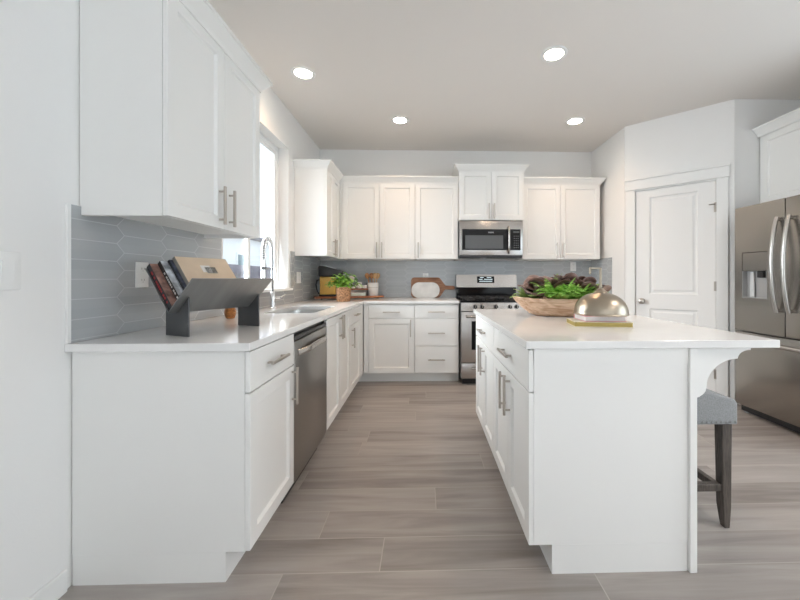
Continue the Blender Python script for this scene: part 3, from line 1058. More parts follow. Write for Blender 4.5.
# backguard
m = M(); m.box(0.005, RW_ - 0.005, 0.575, 0.70, 0.9155, 1.058); m.build('rear_vent', BLACKG, rg)
m = M(); m.prism([(0.545, 1.050), (0.70, 1.0585), (0.70, 1.208), (0.572, 1.208)], 0, 0.002, RW_ - 0.002); bgd = m.build('backguard', STEEL, rg)
m = M()
def bgy(z):
    return 0.545 + (z - 1.050) / 0.158 * 0.027
m.prism([(bgy(1.105) - 0.002, 1.105), (bgy(1.105) + 0.003, 1.105), (bgy(1.186) + 0.003, 1.186), (bgy(1.186) - 0.002, 1.186)], 0, 0.262, 0.478)
ds = m.build('display', BLACKG, bgd)
for zz, xa, xb in ((1.122, 0.290, 0.450), (1.146, 0.285, 0.330), (1.146, 0.350, 0.455), (1.168, 0.300, 0.345), (1.168, 0.385, 0.440)):
    m = M()
    m.prism([(bgy(zz) - 0.003, zz), (bgy(zz) - 0.0015, zz), (bgy(zz + 0.007) - 0.0015, zz + 0.007), (bgy(zz + 0.007) - 0.003, zz + 0.007)], 0, xa, xb)
    m.build('display_line', DISPLAY, ds, smooth=False)
# grates and burners
for gx in (0.02, 0.262, 0.504):
    m = M()
    a, b, c, d = gx, gx + 0.236, 0.05, 0.555
    z0, z1 = 0.935, 0.948
    for y in (c, (c + d) / 2 - 0.006, d - 0.012):
        m.box(a, b, y, y + 0.012, z0, z1, 0.002)
    for x in (a, (a + b) / 2 - 0.006, b - 0.012):
        m.box(x, x + 0.012, c, d, z0, z1, 0.002)
    for x in (a, b - 0.012):
        for y in (c, d - 0.012, (c + d) / 2 - 0.006):
            m.box(x, x + 0.012, y, y + 0.012, 0.9152, z0 + 0.002)
    m.build('grate', IRON, rg)
for bx, by in ((0.138, 0.20), (0.138, 0.43), (0.38, 0.31), (0.622, 0.20), (0.622, 0.43)):
    m = M(); m.lathe([(0.0, 0.0155), (0.03, 0.0155), (0.035, 0.012), (0.045, 0.008), (0.05, 0.0)], (bx, by, 0.9152), 20); m.build('burner', IRON, rg)

# ------------------------------------------------------------------ refrigerator (faces -X): local x = -Y
FXF, FYL, FW = 2.740, 3.006, 0.850
fg = thing('refrigerator', 'stainless french-door refrigerator with ice dispenser at the right', 'refrigerator', (FXF, FYL, 0), -90)
m = M(); m.box(0.006, FW - 0.006, 0.06, 0.76, 0.05, 1.752); m.build('body', STEEL_D, fg)
dx0, dx1, cz0, cz1, pz1 = 0.068, 0.288, 0.994, 1.222, 1.378
sm = 0.427
m = M()
m.box(0, dx0, 0, 0.055, 0.712, 1.77, 0.0)
m.box(dx1, sm - 0.003, 0, 0.055, 0.712, 1.77)
m.box(dx0, dx1, 0, 0.055, pz1, 1.77)
m.box(dx0, dx1, 0, 0.055, 0.712, cz0)
m.box(dx0, dx1, 0.05, 0.055, cz0, pz1)
bmesh.ops.remove_doubles(m.b, verts=list(m.b.verts), dist=1e-5)
ld = m.build('door', STEEL_V, fg, smooth=False)
m = M(); m.box(dx0 + 0.001, dx1 - 0.001, 0.001, 0.049, cz1, pz1 - 0.002, 0.002); ld2 = m.build('dispenser_panel', STEEL_V, ld)
m = M()
m.box(dx0 + 0.0005, dx0 + 0.004, 0.001, 0.0495, cz0, cz1 - 0.001); m.box(dx1 - 0.004, dx1 - 0.0005, 0.001, 0.0495, cz0, cz1 - 0.001)
m.box(dx0 + 0.004, dx1 - 0.004, 0.042, 0.0495, cz0, cz1 - 0.001); m.box(dx0 + 0.004, dx1 - 0.004, 0.001, 0.042, cz0, cz0 + 0.008)
m.build('dispenser_niche', GREYP, ld)
m = M(); m.prism([(0.115, 1.005), (0.155, 1.005), (0.150, 1.215), (0.120, 1.215)], 1, 0.022, 0.034, 0.002); m.build('dispenser_paddle', mat('pale_plastic', (0.6, 0.62, 0.63), rough=0.3), ld)
m = M(); m.box(0.19, 0.24, 0.01, 0.04, 1.165, 1.22, 0.004); m.build('dispenser_spout', BLACK, ld)
m = M(); m.box(sm + 0.003, FW, 0, 0.055, 0.712, 1.77, 0.004, 2); rd = m.build('door', STEEL_V, fg)


def fridge_handle(parent, x, s):
    m = M()
    pts = []
    for k in range(21):
        u = k / 20
        bow = math.sin(math.pi * u)
        pts.append((x + s * 0.0, -0.018 - 0.046 * bow ** 0.8, 0.895 + 0.735 * u))
    m.tube(pts, 0.0165, 14, flat=0.85)
    for z in (0.912, 1.612):
        m.tube([(x, -0.0005, z), (x, -0.022, z)], 0.013, 12)
    m.build('handle', STEEL, parent, ang=60)


fridge_handle(ld, sm - 0.045, -1)
fridge_handle(rd, sm + 0.045, 1)
m = M(); m.box(0, FW, 0, 0.055, 0.070, 0.702, 0.004, 2); fd = m.build('freezer_drawer', STEEL_V, fg)
m = M(); m.tube([(0.06, -0.055, 0.640), (FW / 2, -0.066, 0.640), (FW - 0.06, -0.055, 0.640)], 0.015, 12)
for x in (0.07, FW - 0.07):
    m.tube([(x, -0.0005, 0.640), (x, -0.055, 0.640)], 0.012, 12)
m.build('handle', STEEL, fd)
m = M(); m.box(0.02, FW - 0.02, 0.04, 0.06, 0.012, 0.060); m.build('base_grille', BLACK, fg)
for x in (0.04, FW - 0.08):
    m = M(); m.box(x, x + 0.04, 0.045, 0.12, 0.0, 0.05); m.build('foot', GREYP, fg)

# ------------------------------------------------------------------ plates on the walls
def plate(label, org, rz, kind, cat='outlet', w=0.073, h=0.118):
    t = thing('light_switch' if kind == 'switch' else 'wall_outlet', label, cat, org, rz)
    m = M(); m.box(-w / 2, w / 2, -0.006, 0, -h / 2, h / 2, 0.0025, 2); m.build('cover_plate', PLATE, t)
    if kind == 'switch':
        m = M(); m.prism([(-0.0075, -0.034), (-0.0055, -0.034), (-0.0055, 0.034), (-0.0115, 0.034)], 0, -0.017, 0.017); m.build('rocker', PLATE, t)
    else:
        for z in (-0.026, 0.026):
            m = M(); m.box(-0.017, 0.017, -0.0075, -0.0055, z - 0.014, z + 0.014, 0.0008); s_ = m.build('socket', PLATE, t)
            m = M()
            for x in (-0.007, 0.007):
                m.box(x - 0.0012, x + 0.0012, -0.0079, -0.0074, z - 0.002, z + 0.007)
            m.tube([(0, -0.0074, z - 0.008), (0, -0.0079, z - 0.008)], 0.002, 8)
            m.build('slot', SLOT, s_, smooth=False)
    return t


plate('white rocker light switch on the left wall at the picture edge', (XW, 1.148, 1.180), 90, 'switch', 'switch', 0.075, 0.122)
plate('white outlet on grey tile behind the book holder', (XW + 0.009, 1.672, 1.174), 90, 'outlet')
plate('white outlet on grey tile between the window sill and the corner tray', (XW + 0.009, 3.725, 1.168), 90, 'outlet', w=0.118)
plate('white outlet on back tile, peeking above the wooden paddle board', (0.025, YB - 0.009, 1.17), 0, 'outlet')
plate('white outlet on back tile above the greenery bowl', (1.95, YB - 0.009, 1.315), 0, 'outlet', w=0.075)

# ------------------------------------------------------------------ stool
LINEN = mat('grey_linen', (0.235, 0.24, 0.245), rough=0.9, var=0.18, vscale=180, bump=0.4, bscale=400, sheen=0.2)
DARKW = wood('dark_weathered_wood', (0.045, 0.036, 0.030), (0.105, 0.085, 0.072), 4, (10, 10, 1), 0.5)
STX0, STX1, STY0, STY1 = 1.105, 1.446, 1.568, 2.01
st = thing('bar_stool', 'backless counter stool with grey linen seat and dark wooden legs beneath the island overhang', 'stool', ((STX0 + STX1) / 2, (STY0 + STY1) / 2, 0))
SO2 = ((STX0 + STX1) / 2, (STY0 + STY1) / 2, 0)
m = M(SO2)
prof = [(STX0, 0.484), (STX1, 0.484), (STX1, 0.575)]
for k in range(1, 7):
    a = math.pi / 2 * k / 6
    prof.append((STX1 - 0.035 * (1 - math.cos(a)), 0.575 + 0.030 * math.sin(a)))
xm = (STX0 + STX1) / 2
for k in range(1, 12):
    u = k / 12
    x = (STX1 - 0.035) + ((STX0 + 0.035) - (STX1 - 0.035)) * u
    prof.append((x, 0.605 + 0.022 * math.sin(math.pi * u)))
for k in range(0, 7):
    a = math.pi / 2 * (1 - k / 6)
    prof.append((STX0 + 0.035 * (1 - math.cos(a)), 0.575 + 0.030 * math.sin(a)))
m.prism(prof, 1, STY0, STY1, 0.012, 3)
m.build('seat', LINEN, st, ang=50)
m = M(SO2)
def stud(p, nrm):
    p = Vector(p)
    m.tube([p, p + Vector(nrm) * 0.002, p + Vector(nrm) * 0.0035], [0.0055, 0.0045, 0.002], 8)
n = 15
for k in range(n):
    x = STX0 + 0.015 + (STX1 - STX0 - 0.03) * k / (n - 1)
    stud((x, STY0 - 0.0002, 0.498), (0, -1, 0)); stud((x, STY1 + 0.0002, 0.498), (0, 1, 0))
for k in range(19):
    y = STY0 + 0.015 + (STY1 - STY0 - 0.03) * k / 18
    stud((STX1 + 0.0002, y, 0.498), (1, 0, 0))
sd = m.build('nailhead', STEEL_D, st)
for lx, sx in ((STX0 + 0.018, 1), (STX1 - 0.018, -1)):
    for ly, sy in ((STY0 + 0.012, 1), (STY1 - 0.012, -1)):
        m = M(SO2)
        a, b = sorted((lx, lx + sx * 0.046)); c, d = sorted((ly, ly + sy * 0.050))
        rows = []
        for z, k in ((0.4835, 1.0), (0.10, 0.86), (0.03, 0.66), (0.0, 0.55)):
            w2, d2 = (b - a) * k, (d - c) * k
            ax = a if sx > 0 else b
            cy = c if sy > 0 else d
            x0_, x1_ = sorted((lx + (b - a) * (1 - k) / 2 * sx, lx + ((b - a) * (1 - k) / 2 + w2) * sx))
            y0_, y1_ = sorted((ly, ly + d2 * sy))
            rows.append([m.V((x0_, y0_, z)), m.V((x1_, y0_, z)), m.V((x1_, y1_, z)), m.V((x0_, y1_, z))])
        for p, q in zip(rows, rows[1:]):
            for k in range(4):
                m.F([p[k], q[k], q[(k + 1) % 4], p[(k + 1) % 4]])
        m.F(rows[0]); m.F(rows[-1][::-1])
        bmesh.ops.recalc_face_normals(m.b, faces=list(m.b.faces))
        bmesh.ops.bevel(m.b, geom=list(m.b.edges), offset=0.003, segments=1, affect='EDGES')
        m.build('leg', DARKW, st)
for y in (STY0 + 0.018, STY1 - 0.048):
    m = M(SO2); m.box(STX0 + 0.0625, STX1 - 0.0625, y, y + 0.03, 0.168, 0.202, 0.003); m.build('stretcher', DARKW, st)
for x in (STX0 + 0.035, STX1 - 0.065):
    m = M(SO2); m.box(x, x + 0.03, STY0 + 0.056, STY1 - 0.056, 0.150, 0.184, 0.003); m.build('stretcher', DARKW, st)

# ------------------------------------------------------------------ book holder on the near counter
AX = math.atan2(0.34, 0.145)              # direction of the trough on the counter
bh = thing('book_holder', 'grey metal V-shaped trough book holder on two dark legs on the left counter', 'book holder', (-1.055, 1.475, 0.914), math.degrees(AX))
# local x along the trough, local y to its left (towards the wall)
LT, TT = 0.405, 0.004
VB = 0.098                    # height of the V's bottom
RWY, RWZ = -0.148, 0.241      # tip of the right wing
LWY, LWZ = 0.152, 0.284       # tip of the left wing
m = M()
def wing(m, y, z):
    L_ = math.hypot(y, z - VB); ny, nz = -(z - VB) / L_ * TT, y / L_ * TT
    if nz < 0:
        ny, nz = -ny, -nz
    m.prism([(0, VB), (y, z), (y + ny, z + nz), (ny, VB + nz)], 0, 0, LT)
wing(m, RWY, RWZ)
m.build('right_wing', HOLDER, bh, smooth=False)
m = M(); wing(m, LWY, LWZ); m.build('left_wing', HOLDER, bh, smooth=False)
for x in (0.035, 0.385):
    m = M()
    def onw(y):
        return VB + (LWZ - VB) * y / LWY if y > 0 else VB + (RWZ - VB) * y / RWY
    hw = 0.072
    m.prism([(-hw, 0), (hw, 0), (hw, onw(hw) - 0.003), (0, VB - 0.003), (-hw, onw(-hw) - 0.003)], 0, x, x + 0.005)
    m.build('leg', HOLDER_D, bh, smooth=False)


def inner(dist, along):
    """point in the trough: dist = distance from the left wing, along = distance up the wing from the V"""
    d = Vector((LWY, LWZ - VB)).normalized()
    nrm = Vector((-d.y, d.x))
    if nrm.y < 0:
        nrm = -nrm
    return d * along + nrm * dist + Vector((0, VB))


def book(label, x0, wid, dist, th, ln, cov, pages, spine_marks=None, picture=None, along0=None):
    """a closed book leaning parallel to the left wing with its spine towards the near end"""
    t = thing('book', label, 'book', tuple(bh.matrix_basis @ Vector((x0, 0, 0.11))), math.degrees(AX))
    d = Vector((LWY, LWZ - VB)).normalized()
    rd = Vector((RWY, RWZ - VB)).normalized()
    nrm = Vector((-d.y, d.x)); nrm = nrm if nrm.y > 0 else -nrm
    a0 = along0 if along0 is not None else 0.012 + dist * abs(rd.dot(d)) / abs(rd.dot(nrm)) + 0.004
    if along0 is None:
        a0 = (dist + th) * (rd.dot(d)) / rd.dot(nrm) + 0.006
        a0 = max(a0, dist * (rd.dot(d)) / rd.dot(nrm) + 0.006) + 0.003
    def P(dd, al):
        q = d * al + nrm * dd + Vector((0, VB))
        return (q.x, q.y - 0.11)
    def quad(m, d0, d1, a0_, a1_, xa, xb):
        m.prism([P(d0, a0_), P(d1, a0_), P(d1, a1_), P(d0, a1_)], 0, xa, xb)
    ct = 0.0025
    a1 = a0 + ln
    m = M()
    quad(m, dist, dist + ct, a0, a1, 0, wid)
    quad(m, dist + th - ct, dist + th, a0, a1, 0, wid)
    quad(m, dist + ct, dist + th - ct, a0, a1, 0, ct)
    m.build('cover', cov[0], t, smooth=False)
    m = M(); quad(m, dist + ct, dist + th - ct, a0 + 0.003, a1 - 0.003, ct, wid - 0.004); m.build('pages', pages, t, smooth=False)
    if len(cov) > 1:
        m = M(); quad(m, dist + th, dist + th + 0.0006, a0 + 0.001, a1 - 0.001, 0.001, wid - 0.001); m.build('front_print', cov[1], t, smooth=False)
    if spine_marks:
        m = M()
        al = a0 + 0.03
        rnd = random.Random(len(label))
        while al < a1 - 0.05:
            l = rnd.uniform(0.006, 0.016)
            quad(m, dist + th * 0.32, dist + th * 0.68, al, al + l, -0.0006, 0.0)
            al += l + rnd.choice((0.003, 0.004, 0.012))
        m.build('spine_print', spine_marks, t, smooth=False)
    if picture:
        for (u0, u1, v0, v1, pm) in picture:
            m = M(); quad(m, dist + th + 0.0004, dist + th + 0.0012, a0 + ln * v0, a0 + ln * v1, wid * u0, wid * u1)
            m.build('cover_picture', pm, t, smooth=False)
    return t


PAGES = mat('book_pages', (0.62, 0.58, 0.50), rough=0.85, var=0.1, vscale=200)
NAVY = mat('navy_cover', (0.012, 0.013, 0.02), rough=0.4)
REDP = mat('red_print', (0.42, 0.03, 0.03), rough=0.5)
WHITEP = mat('white_print', (0.7, 0.7, 0.68), rough=0.5)
BLKC = mat('black_cover', (0.014, 0.012, 0.012), rough=0.35)
PRINT1 = mat('grey_red_jacket', (0.30, 0.17, 0.14), rough=0.45, var=0.75, vscale=22)
PRINT2 = mat('snowy_jacket', (0.42, 0.44, 0.47), rough=0.45, var=0.75, vscale=26)
PRINT3 = mat('dark_blue_jacket', (0.08, 0.09, 0.13), rough=0.4, var=0.8, vscale=24)
CREAM = mat('cream_cover', (0.62, 0.49, 0.36), rough=0.55, var=0.08, vscale=10)
GREYC = mat('grey_cloth_spine', (0.22, 0.21, 0.195), rough=0.7)
PIC1 = mat('picture_pale', (0.72, 0.70, 0.68), rough=0.5)
PIC2 = mat('picture_dark', (0.16, 0.16, 0.15), rough=0.5, var=0.6, vscale=60)

book('dark book with red spine lettering leaning against the holder\'s left wing', 0.006, 0.20, 0.0045, 0.024, 0.234, (NAVY, PRINT1), PAGES, REDP)
book('black book with white spine lettering, second from the holder\'s left wing', 0.034, 0.20, 0.034, 0.020, 0.228, (BLKC, PRINT2), PAGES, WHITEP)
book('thin dark blue book between the white-lettered black book and the cream book', 0.062, 0.20, 0.0575, 0.012, 0.222, (NAVY, PRINT3), PAGES, None)
book('large cream book with a small photograph on its cover', 0.074, 0.245, 0.073, 0.018, 0.222, (GREYC, CREAM), PAGES, None,
     [(0.38, 0.56, 0.60, 0.78, PIC1), (0.45, 0.66, 0.57, 0.74, PIC2)])

JARW = mat('amber_rattan', (0.40, 0.16, 0.045), rough=0.5, var=0.5, vscale=60, vstretch=(1, 1, 3))
t = thing('jar', 'small amber ribbed jar standing on the counter behind the book holder', 'jar', (-1.185, 2.18, 0.914))
m = M()
pr = [(0.0, 0.0), (0.022, 0.0)]
for k in range(9):
    z = 0.004 + k * 0.0075
    r = 0.026 + 0.006 * math.sin(math.pi * k / 8)
    pr += [(r - 0.001, z), (r + 0.0012, z + 0.0035)]
pr += [(0.022, 0.072), (0.018, 0.070), (0.0, 0.06)]
m.lathe(pr, (0, 0, 0), 24); m.build('body', JARW, t, ang=60)
m = M(); m.lathe([(0.0, 0.0), (0.020, 0.0), (0.0215, 0.006), (0.012, 0.012), (0.0, 0.013)], (0, 0, 0.0705), 20); m.build('lid', wood('jar_wood', (0.16, 0.08, 0.03), (0.33, 0.17, 0.07)), t)

# ------------------------------------------------------------------ things in the back left corner
ACACIA = wood('acacia', (0.16, 0.045, 0.018), (0.50, 0.20, 0.075), 2.2, (1, 9, 9), 0.35)
OAK = wood('oak', (0.42, 0.22, 0.10), (0.62, 0.38, 0.20), 2, (1, 10, 10))
p1, p2 = Vector((-1.235, 4.03)), Vector((-0.49, 4.335))
ta = math.atan2(p2.y - p1.y, p2.x - p1.x)
TL = (p2 - p1).length
tr = thing('serving_board', 'long live-edge reddish wood board lying diagonally in the counter corner', 'board', (p1.x, p1.y, 0.914), math.degrees(ta))
m = M()
edge = []
rn = random.Random(3)
for k in range(13):
    edge.append((TL * k / 12, -0.005 + 0.006 * math.sin(k * 1.3) + rn.uniform(-0.003, 0.003)))
for k in range(13):
    edge.append((TL * (1 - k / 12), 0.160 + 0.006 * math.sin(k * 1.7) + rn.uniform(-0.003, 0.003)))
m.prism(edge, 2, 0.012, 0.034, 0.003, 2)
m.build('board', ACACIA, tr)
for x in (0.06, TL - 0.08):
    m = M(); m.box(x, x + 0.02, 0.02, 0.11, 0.0, 0.0125); m.build('foot', BLACK, tr)
TB = Matrix.Translation((p1.x, p1.y, 0.914)) @ Matrix.Rotation(ta, 4, 'Z')
def onboard(x, y, z=0.034):
    q = TB @ Vector((x, y, z))
    return (q.x, q.y, q.z)

# golden pitcher like coffee maker with black top
GOLD = mat('golden_board', (0.66, 0.40, 0.09), rough=0.4, var=0.12, vscale=6)
cm = thing('coffee_maker', 'golden-fronted coffee maker with tilted black top on the corner board', 'coffee maker', onboard(0.150, 0.075), math.degrees(ta) - 16)
m = M(); m.box(-0.095, 0.095, -0.05, 0.05, 0.0, 0.022, 0.006, 2); m.build('base', BLACK, cm)
m = M(); m.box(-0.088, 0.088, -0.046, 0.046, 0.0225, 0.232, 0.010, 3); m.build('front_body', GOLD, cm)
m = M(); m.prism([(-0.104, 0.345), (-0.100, 0.240), (-0.088, 0.2325), (0.088, 0.2325), (0.175, 0.236), (0.182, 0.300), (0.03, 0.338), (-0.05, 0.360), (-0.09, 0.362)], 1, -0.056, 0.056, 0.006, 2); m.build('top', BLACK, cm)
m = M(); m.prism([(-0.08, 0.3625), (-0.076, 0.367), (-0.045, 0.366), (0.085, 0.3305), (0.084, 0.3255), (0.03, 0.339), (-0.05, 0.361)], 1, -0.048, 0.040); m.build('lid', mat('silver_lid', (0.5, 0.5, 0.5), rough=0.3, metal=0.8), cm)
m = M()
m.tube([(-0.088, 0.0, 0.20), (-0.125, 0.0, 0.19), (-0.138, 0.0, 0.14), (-0.128, 0.0, 0.08), (-0.108, 0.0, 0.035), (-0.088, 0.0, 0.03)], [0.008, 0.009, 0.009, 0.008, 0.009, 0.01], 10)
m.build('handle', BLACK, cm, ang=60)

# leaves helper
def leaf(m, base, direction, normal, ln, wd, curl=0.3, n=4, cup=0.0):
    d = Vector(direction).normalized()
    nr = Vector(normal); nr = (nr - d * nr.dot(d)).normalized()
    sd_ = d.cross(nr)
    p = Vector(base)
    prev = None
    for i in range(n + 1):
        u = i / n
        w_ = wd * math.sin(math.pi * (0.08 + 0.9 * u) ** 0.8) * 0.5
        a = curl * u
        q = p + d * (ln * u) * math.cos(a * 0.6) - nr * ln * u * math.sin(a) * 0.8
        row = [m.V(q - sd_ * w_ + nr * cup * w_), m.V(q), m.V(q + sd_ * w_ + nr * cup * w_)]
        if prev:
            m.F([prev[0], prev[1], row[1], row[0]]); m.F([prev[1], prev[2], row[2], row[1]])
        prev = row


def leafmat(name, a, b, rough=0.45, trans=0.0):
    m = mat(name, a, rough=rough)
    nt = m.node_tree
    p = nt.nodes['Principled BSDF']
    g = nt.nodes.new('ShaderNodeNewGeometry')
    rp = nt.nodes.new('ShaderNodeValToRGB')
    rp.color_ramp.elements[0].color = (*a, 1); rp.color_ramp.elements[1].color = (*b, 1)
    nt.links.new(g.outputs['Random Per Island'], rp.inputs[0])
    nt.links.new(rp.outputs[0], p.inputs['Base Color'])
    p.inputs['Subsurface Weight'].default_value = 0.0
    return m


GREEN1 = leafmat('bright_leaf', (0.10, 0.26, 0.025), (0.34, 0.58, 0.10))
GREEN2 = leafmat('fern_leaf', (0.12, 0.34, 0.04), (0.48, 0.76, 0.17))
GREEN3 = leafmat('pale_fern_leaf', (0.25, 0.42, 0.10), (0.45, 0.60, 0.22))
PURPLE = mat('purple_leaf', (0.150, 0.075, 0.058), rough=0.5, var=0.55, vscale=14, sheen=0.2)
PURPLE_D = mat('dark_purple_leaf', (0.035, 0.014, 0.018), rough=0.5, var=0.4, vscale=25)

pp = thing('potted_plant', 'small bushy green plant in a woven rattan pot on the counter corner', 'plant', (-0.862, 3.79, 0.914))
m = M()
pr = [(0.0, 0.0), (0.066, 0.0), (0.070, 0.004)]
for k in range(10):
    z = 0.006 + k * 0.0145
    pr += [(0.069 + 0.0012 * k * 0.6, z), (0.074 + 0.0012 * k * 0.6, z + 0.007)]
pr += [(0.080, 0.152), (0.072, 0.152), (0.070, 0.13), (0.0, 0.13)]
m.lathe(pr, seg=36); m.build('pot', mat('woven_rattan', (0.44, 0.24, 0.13), rough=0.8, var=0.55, vscale=55, vstretch=(1, 1, 1)), pp, ang=60)
m = M()
rn = random.Random(11)
for k in range(330):
    a = rn.uniform(0, 2 * math.pi); el = rn.uniform(0.05, 1.45)
    rr = rn.uniform(0.03, 0.112)
    c = Vector((math.cos(a) * math.cos(el) * rr * 1.5, math.sin(a) * math.cos(el) * rr * 1.3, 0.160 + math.sin(el) * rr * 1.2 + rn.uniform(-0.025, 0.025)))
    d = Vector((math.cos(a + rn.uniform(-0.8, 0.8)), math.sin(a + rn.uniform(-0.8, 0.8)), rn.uniform(-0.3, 0.7)))
    leaf(m, c, d, (rn.uniform(-0.4, 0.4), rn.uniform(-0.4, 0.4), 1), rn.uniform(0.032, 0.06), rn.uniform(0.018, 0.032), rn.uniform(0.2, 0.9), 3, 0.2)
m.build('foliage', GREEN1, pp, ang=80)
m = M()
for k in range(30):
    a = rn.uniform(0, 2 * math.pi); r0 = rn.uniform(0, 0.03); r1 = rn.uniform(0.03, 0.10)
    m.tube([(r0 * math.cos(a), r0 * math.sin(a), 0.125), (r1 * 0.6 * math.cos(a), r1 * 0.6 * math.sin(a), 0.17), (r1 * math.cos(a), r1 * math.sin(a), 0.17 + rn.uniform(0.0, 0.06))], 0.0016, 5)
m.build('stem', GREEN2, pp)

# little two tier stand with cups, box, crock
CERAM = mat('white_ceramic', (0.76, 0.75, 0.73), rough=0.25)
PALEG = mat('pale_green_box', (0.50, 0.56, 0.50), rough=0.5)
rs = thing('riser', 'small wooden riser shelf standing on the corner board', 'shelf', onboard(0.505, 0.060), math.degrees(ta) - 12)
m = M(); m.box(-0.115, 0.115, -0.04, 0.04, 0.075, 0.090, 0.003); m.build('shelf_top', ACACIA, rs)
for x in (-0.112, 0.104):
    m = M(); m.box(x, x + 0.008, -0.036, 0.036, 0.0, 0.0752); m.build('leg', BLACK, rs)
bx = thing('box', 'pale green flat box tucked under the wooden riser shelf', 'box', onboard(0.500, 0.045), math.degrees(ta) - 12)
m = M(); m.box(-0.085, 0.085, -0.03, 0.03, 0.0, 0.034, 0.003); m.build('body', PALEG, bx)
m = M(); m.box(-0.086, 0.086, -0.031, 0.031, 0.0345, 0.042, 0.002); m.build('lid', CERAM, bx)


def mug(label, x, y, r, h, z=0.034 + 0.0902):
    t = thing('cup', label, 'cup', onboard(x, y, z), math.degrees(ta) + 200, 'cups on the riser shelf')
    m = M(); m.lathe([(0.0, 0.0), (r * 0.8, 0.0), (r * 0.95, 0.008), (r, h), (r - 0.003, h), (r * 0.9 - 0.002, 0.01), (0.0, 0.008)], seg=24); m.build('body', CERAM, t, ang=50)
    m = M(); m.tube([(r * 0.97, 0, h * 0.8), (r + 0.018, 0, h * 0.75), (r + 0.02, 0, h * 0.4), (r * 0.93, 0, h * 0.22)], 0.0035, 8); m.build('handle', CERAM, t, ang=60)
    return t


mug('taller white cup on the riser shelf, beside the spoon crock', 0.515, 0.060, 0.030, 0.078)
mug('short white cup on the riser shelf, nearest the plant', 0.440, 0.068, 0.026, 0.040)
mug('short white cup on the riser shelf under the wooden spoons', 0.580, 0.046, 0.024, 0.040)
cr = thing('utensil_crock', 'white crock holding wooden spoons at the right of the corner board', 'crock', onboard(0.690, 0.090), 0)
m = M(); m.lathe([(0.0, 0.0), (0.066, 0.0), (0.070, 0.004), (0.070, 0.156), (0.067, 0.160), (0.064, 0.156), (0.063, 0.012), (0.0, 0.01)], seg=32); m.build('body', CERAM, cr, ang=50)
m = M()
m.lathe([(0.0703, 0.095), (0.0708, 0.096), (0.0708, 0.104), (0.0703, 0.105)], seg=32)
m.build('printed_band', mat('grey_band', (0.55, 0.53, 0.50), rough=0.5), cr)
SPW = wood('spoon_wood', (0.30, 0.12, 0.04), (0.55, 0.27, 0.11), 3, (8, 8, 1))
SPW2 = wood('pale_spoon_wood', (0.42, 0.24, 0.10), (0.62, 0.40, 0.20), 3, (8, 8, 1))
def spoon(label, dx, dy, tilt, mt, flat):
    base = Vector(onboard(0.690 + dx * 0.3, 0.090 + dy * 0.3, 0.034 + 0.0135))
    t = thing('spoon', label, 'spoon', base, 0, 'wooden spoons in the crock')
    top = Vector((tilt * 0.065 + dx * 0.1, dy, 0.196))
    dr = top.normalized()
    m = M(); m.tube([(0, 0, 0), top], [0.005, 0.0055], 8); m.build('handle', mt, t)
    m = M()
    pts = [top + dr * k for k in (-0.004, 0.008, 0.028, 0.05, 0.066, 0.072)]
    m.tube(pts, [0.006, 0.017, 0.027, 0.028, 0.019, 0.004], 14, flat=flat); m.build('head', mt, t, ang=60)
spoon('reddish wooden spoon leaning left in the white crock', -0.03, -0.01, -0.75, SPW, 0.4)
spoon('reddish wooden spatula standing upright amid the spoons in the crock', 0.0, 0.012, -0.25, SPW, 0.5)
spoon('pale wooden spoon in the middle right of the crock', 0.012, -0.012, 0.25, SPW2, 0.45)
spoon('pale wooden spoon leaning to the right in the crock', 0.03, 0.008, 0.6, SPW2, 0.4)
# glass cloche / pale ornament behind the plant
PINKG = mat('pale_pink_ceramic', (0.55, 0.47, 0.44), rough=0.3)
vz = thing('vase', 'pale round-topped ornament on the corner board behind the plant', 'vase', onboard(0.43, 0.10))
m = M(); m.lathe([(0.0, 0.0), (0.036, 0.0), (0.040, 0.01), (0.030, 0.06), (0.018, 0.11), (0.015, 0.15), (0.024, 0.175), (0.034, 0.200), (0.034, 0.222), (0.024, 0.240), (0.0, 0.246)], seg=24)
m.build('body', PINKG, vz, ang=60)

# ------------------------------------------------------------------ cutting boards against the back tile
MARBLE = mat('white_marble', (0.74, 0.73, 0.71), rough=0.2, var=0.12, vscale=9)
BOARDW = wood('paddle_wood', (0.20, 0.085, 0.045), (0.46, 0.24, 0.14), 2.0, (1, 10, 10), 0.45)
lean = R(-9)
wb = thing('cutting_board', 'brown wooden paddle cutting board leaning on the back tile', 'cutting board', (0.040, 4.455, 0.914)); wb.rotation_euler = (lean, 0, 0)
m = M()
pts = []
x0, x1, z0, z1 = -0.20, 0.185, 0.0, 0.262
for cx, cz, r, a0 in ((x1 - 0.05, z0 + 0.05, 0.05, -90),):
    for k in range(6):
        a = R(a0 + 60 * k / 5); pts.append((cx + r * math.cos(a), cz + r * math.sin(a)))
pts += [(0.235, 0.108), (0.335, 0.105)]
for k in range(1, 8):
    a = R(-90 + 180 * k / 8); pts.append((0.338 + 0.024 * math.cos(a), 0.129 + 0.024 * math.sin(a)))
pts += [(0.335, 0.153), (0.24, 0.158)]
for cx, cz, r, a0, s_ in ((x1 - 0.045, z1 - 0.045, 0.045, 30, 60), (x0 + 0.04, z1 - 0.04, 0.04, 90, 90), (x0 + 0.05, z0 + 0.05, 0.05, 180, 90)):
    for k in range(6):
        a = R(a0 + s_ * k / 5); pts.append((cx + r * math.cos(a), cz + r * math.sin(a)))
m.prism(pts, 1, 0, 0.016, 0.002, 2)
m.build('board', BOARDW, wb)
mb = thing('serving_board', 'white marble oval serving board leaning before the wooden paddle board', 'serving board', (0.025, 4.412, 0.914)); mb.rotation_euler = (lean, 0, 0)
m = M()
m.prism(rrect(-0.178, 0.178, 0.0, 0.200, 0.095, 10), 1, 0, 0.012, 0.002, 2)
m.build('slab', MARBLE, mb)
m = M()
ro = rrect(-0.181, 0.181, -0.0, 0.203, 0.097, 10)

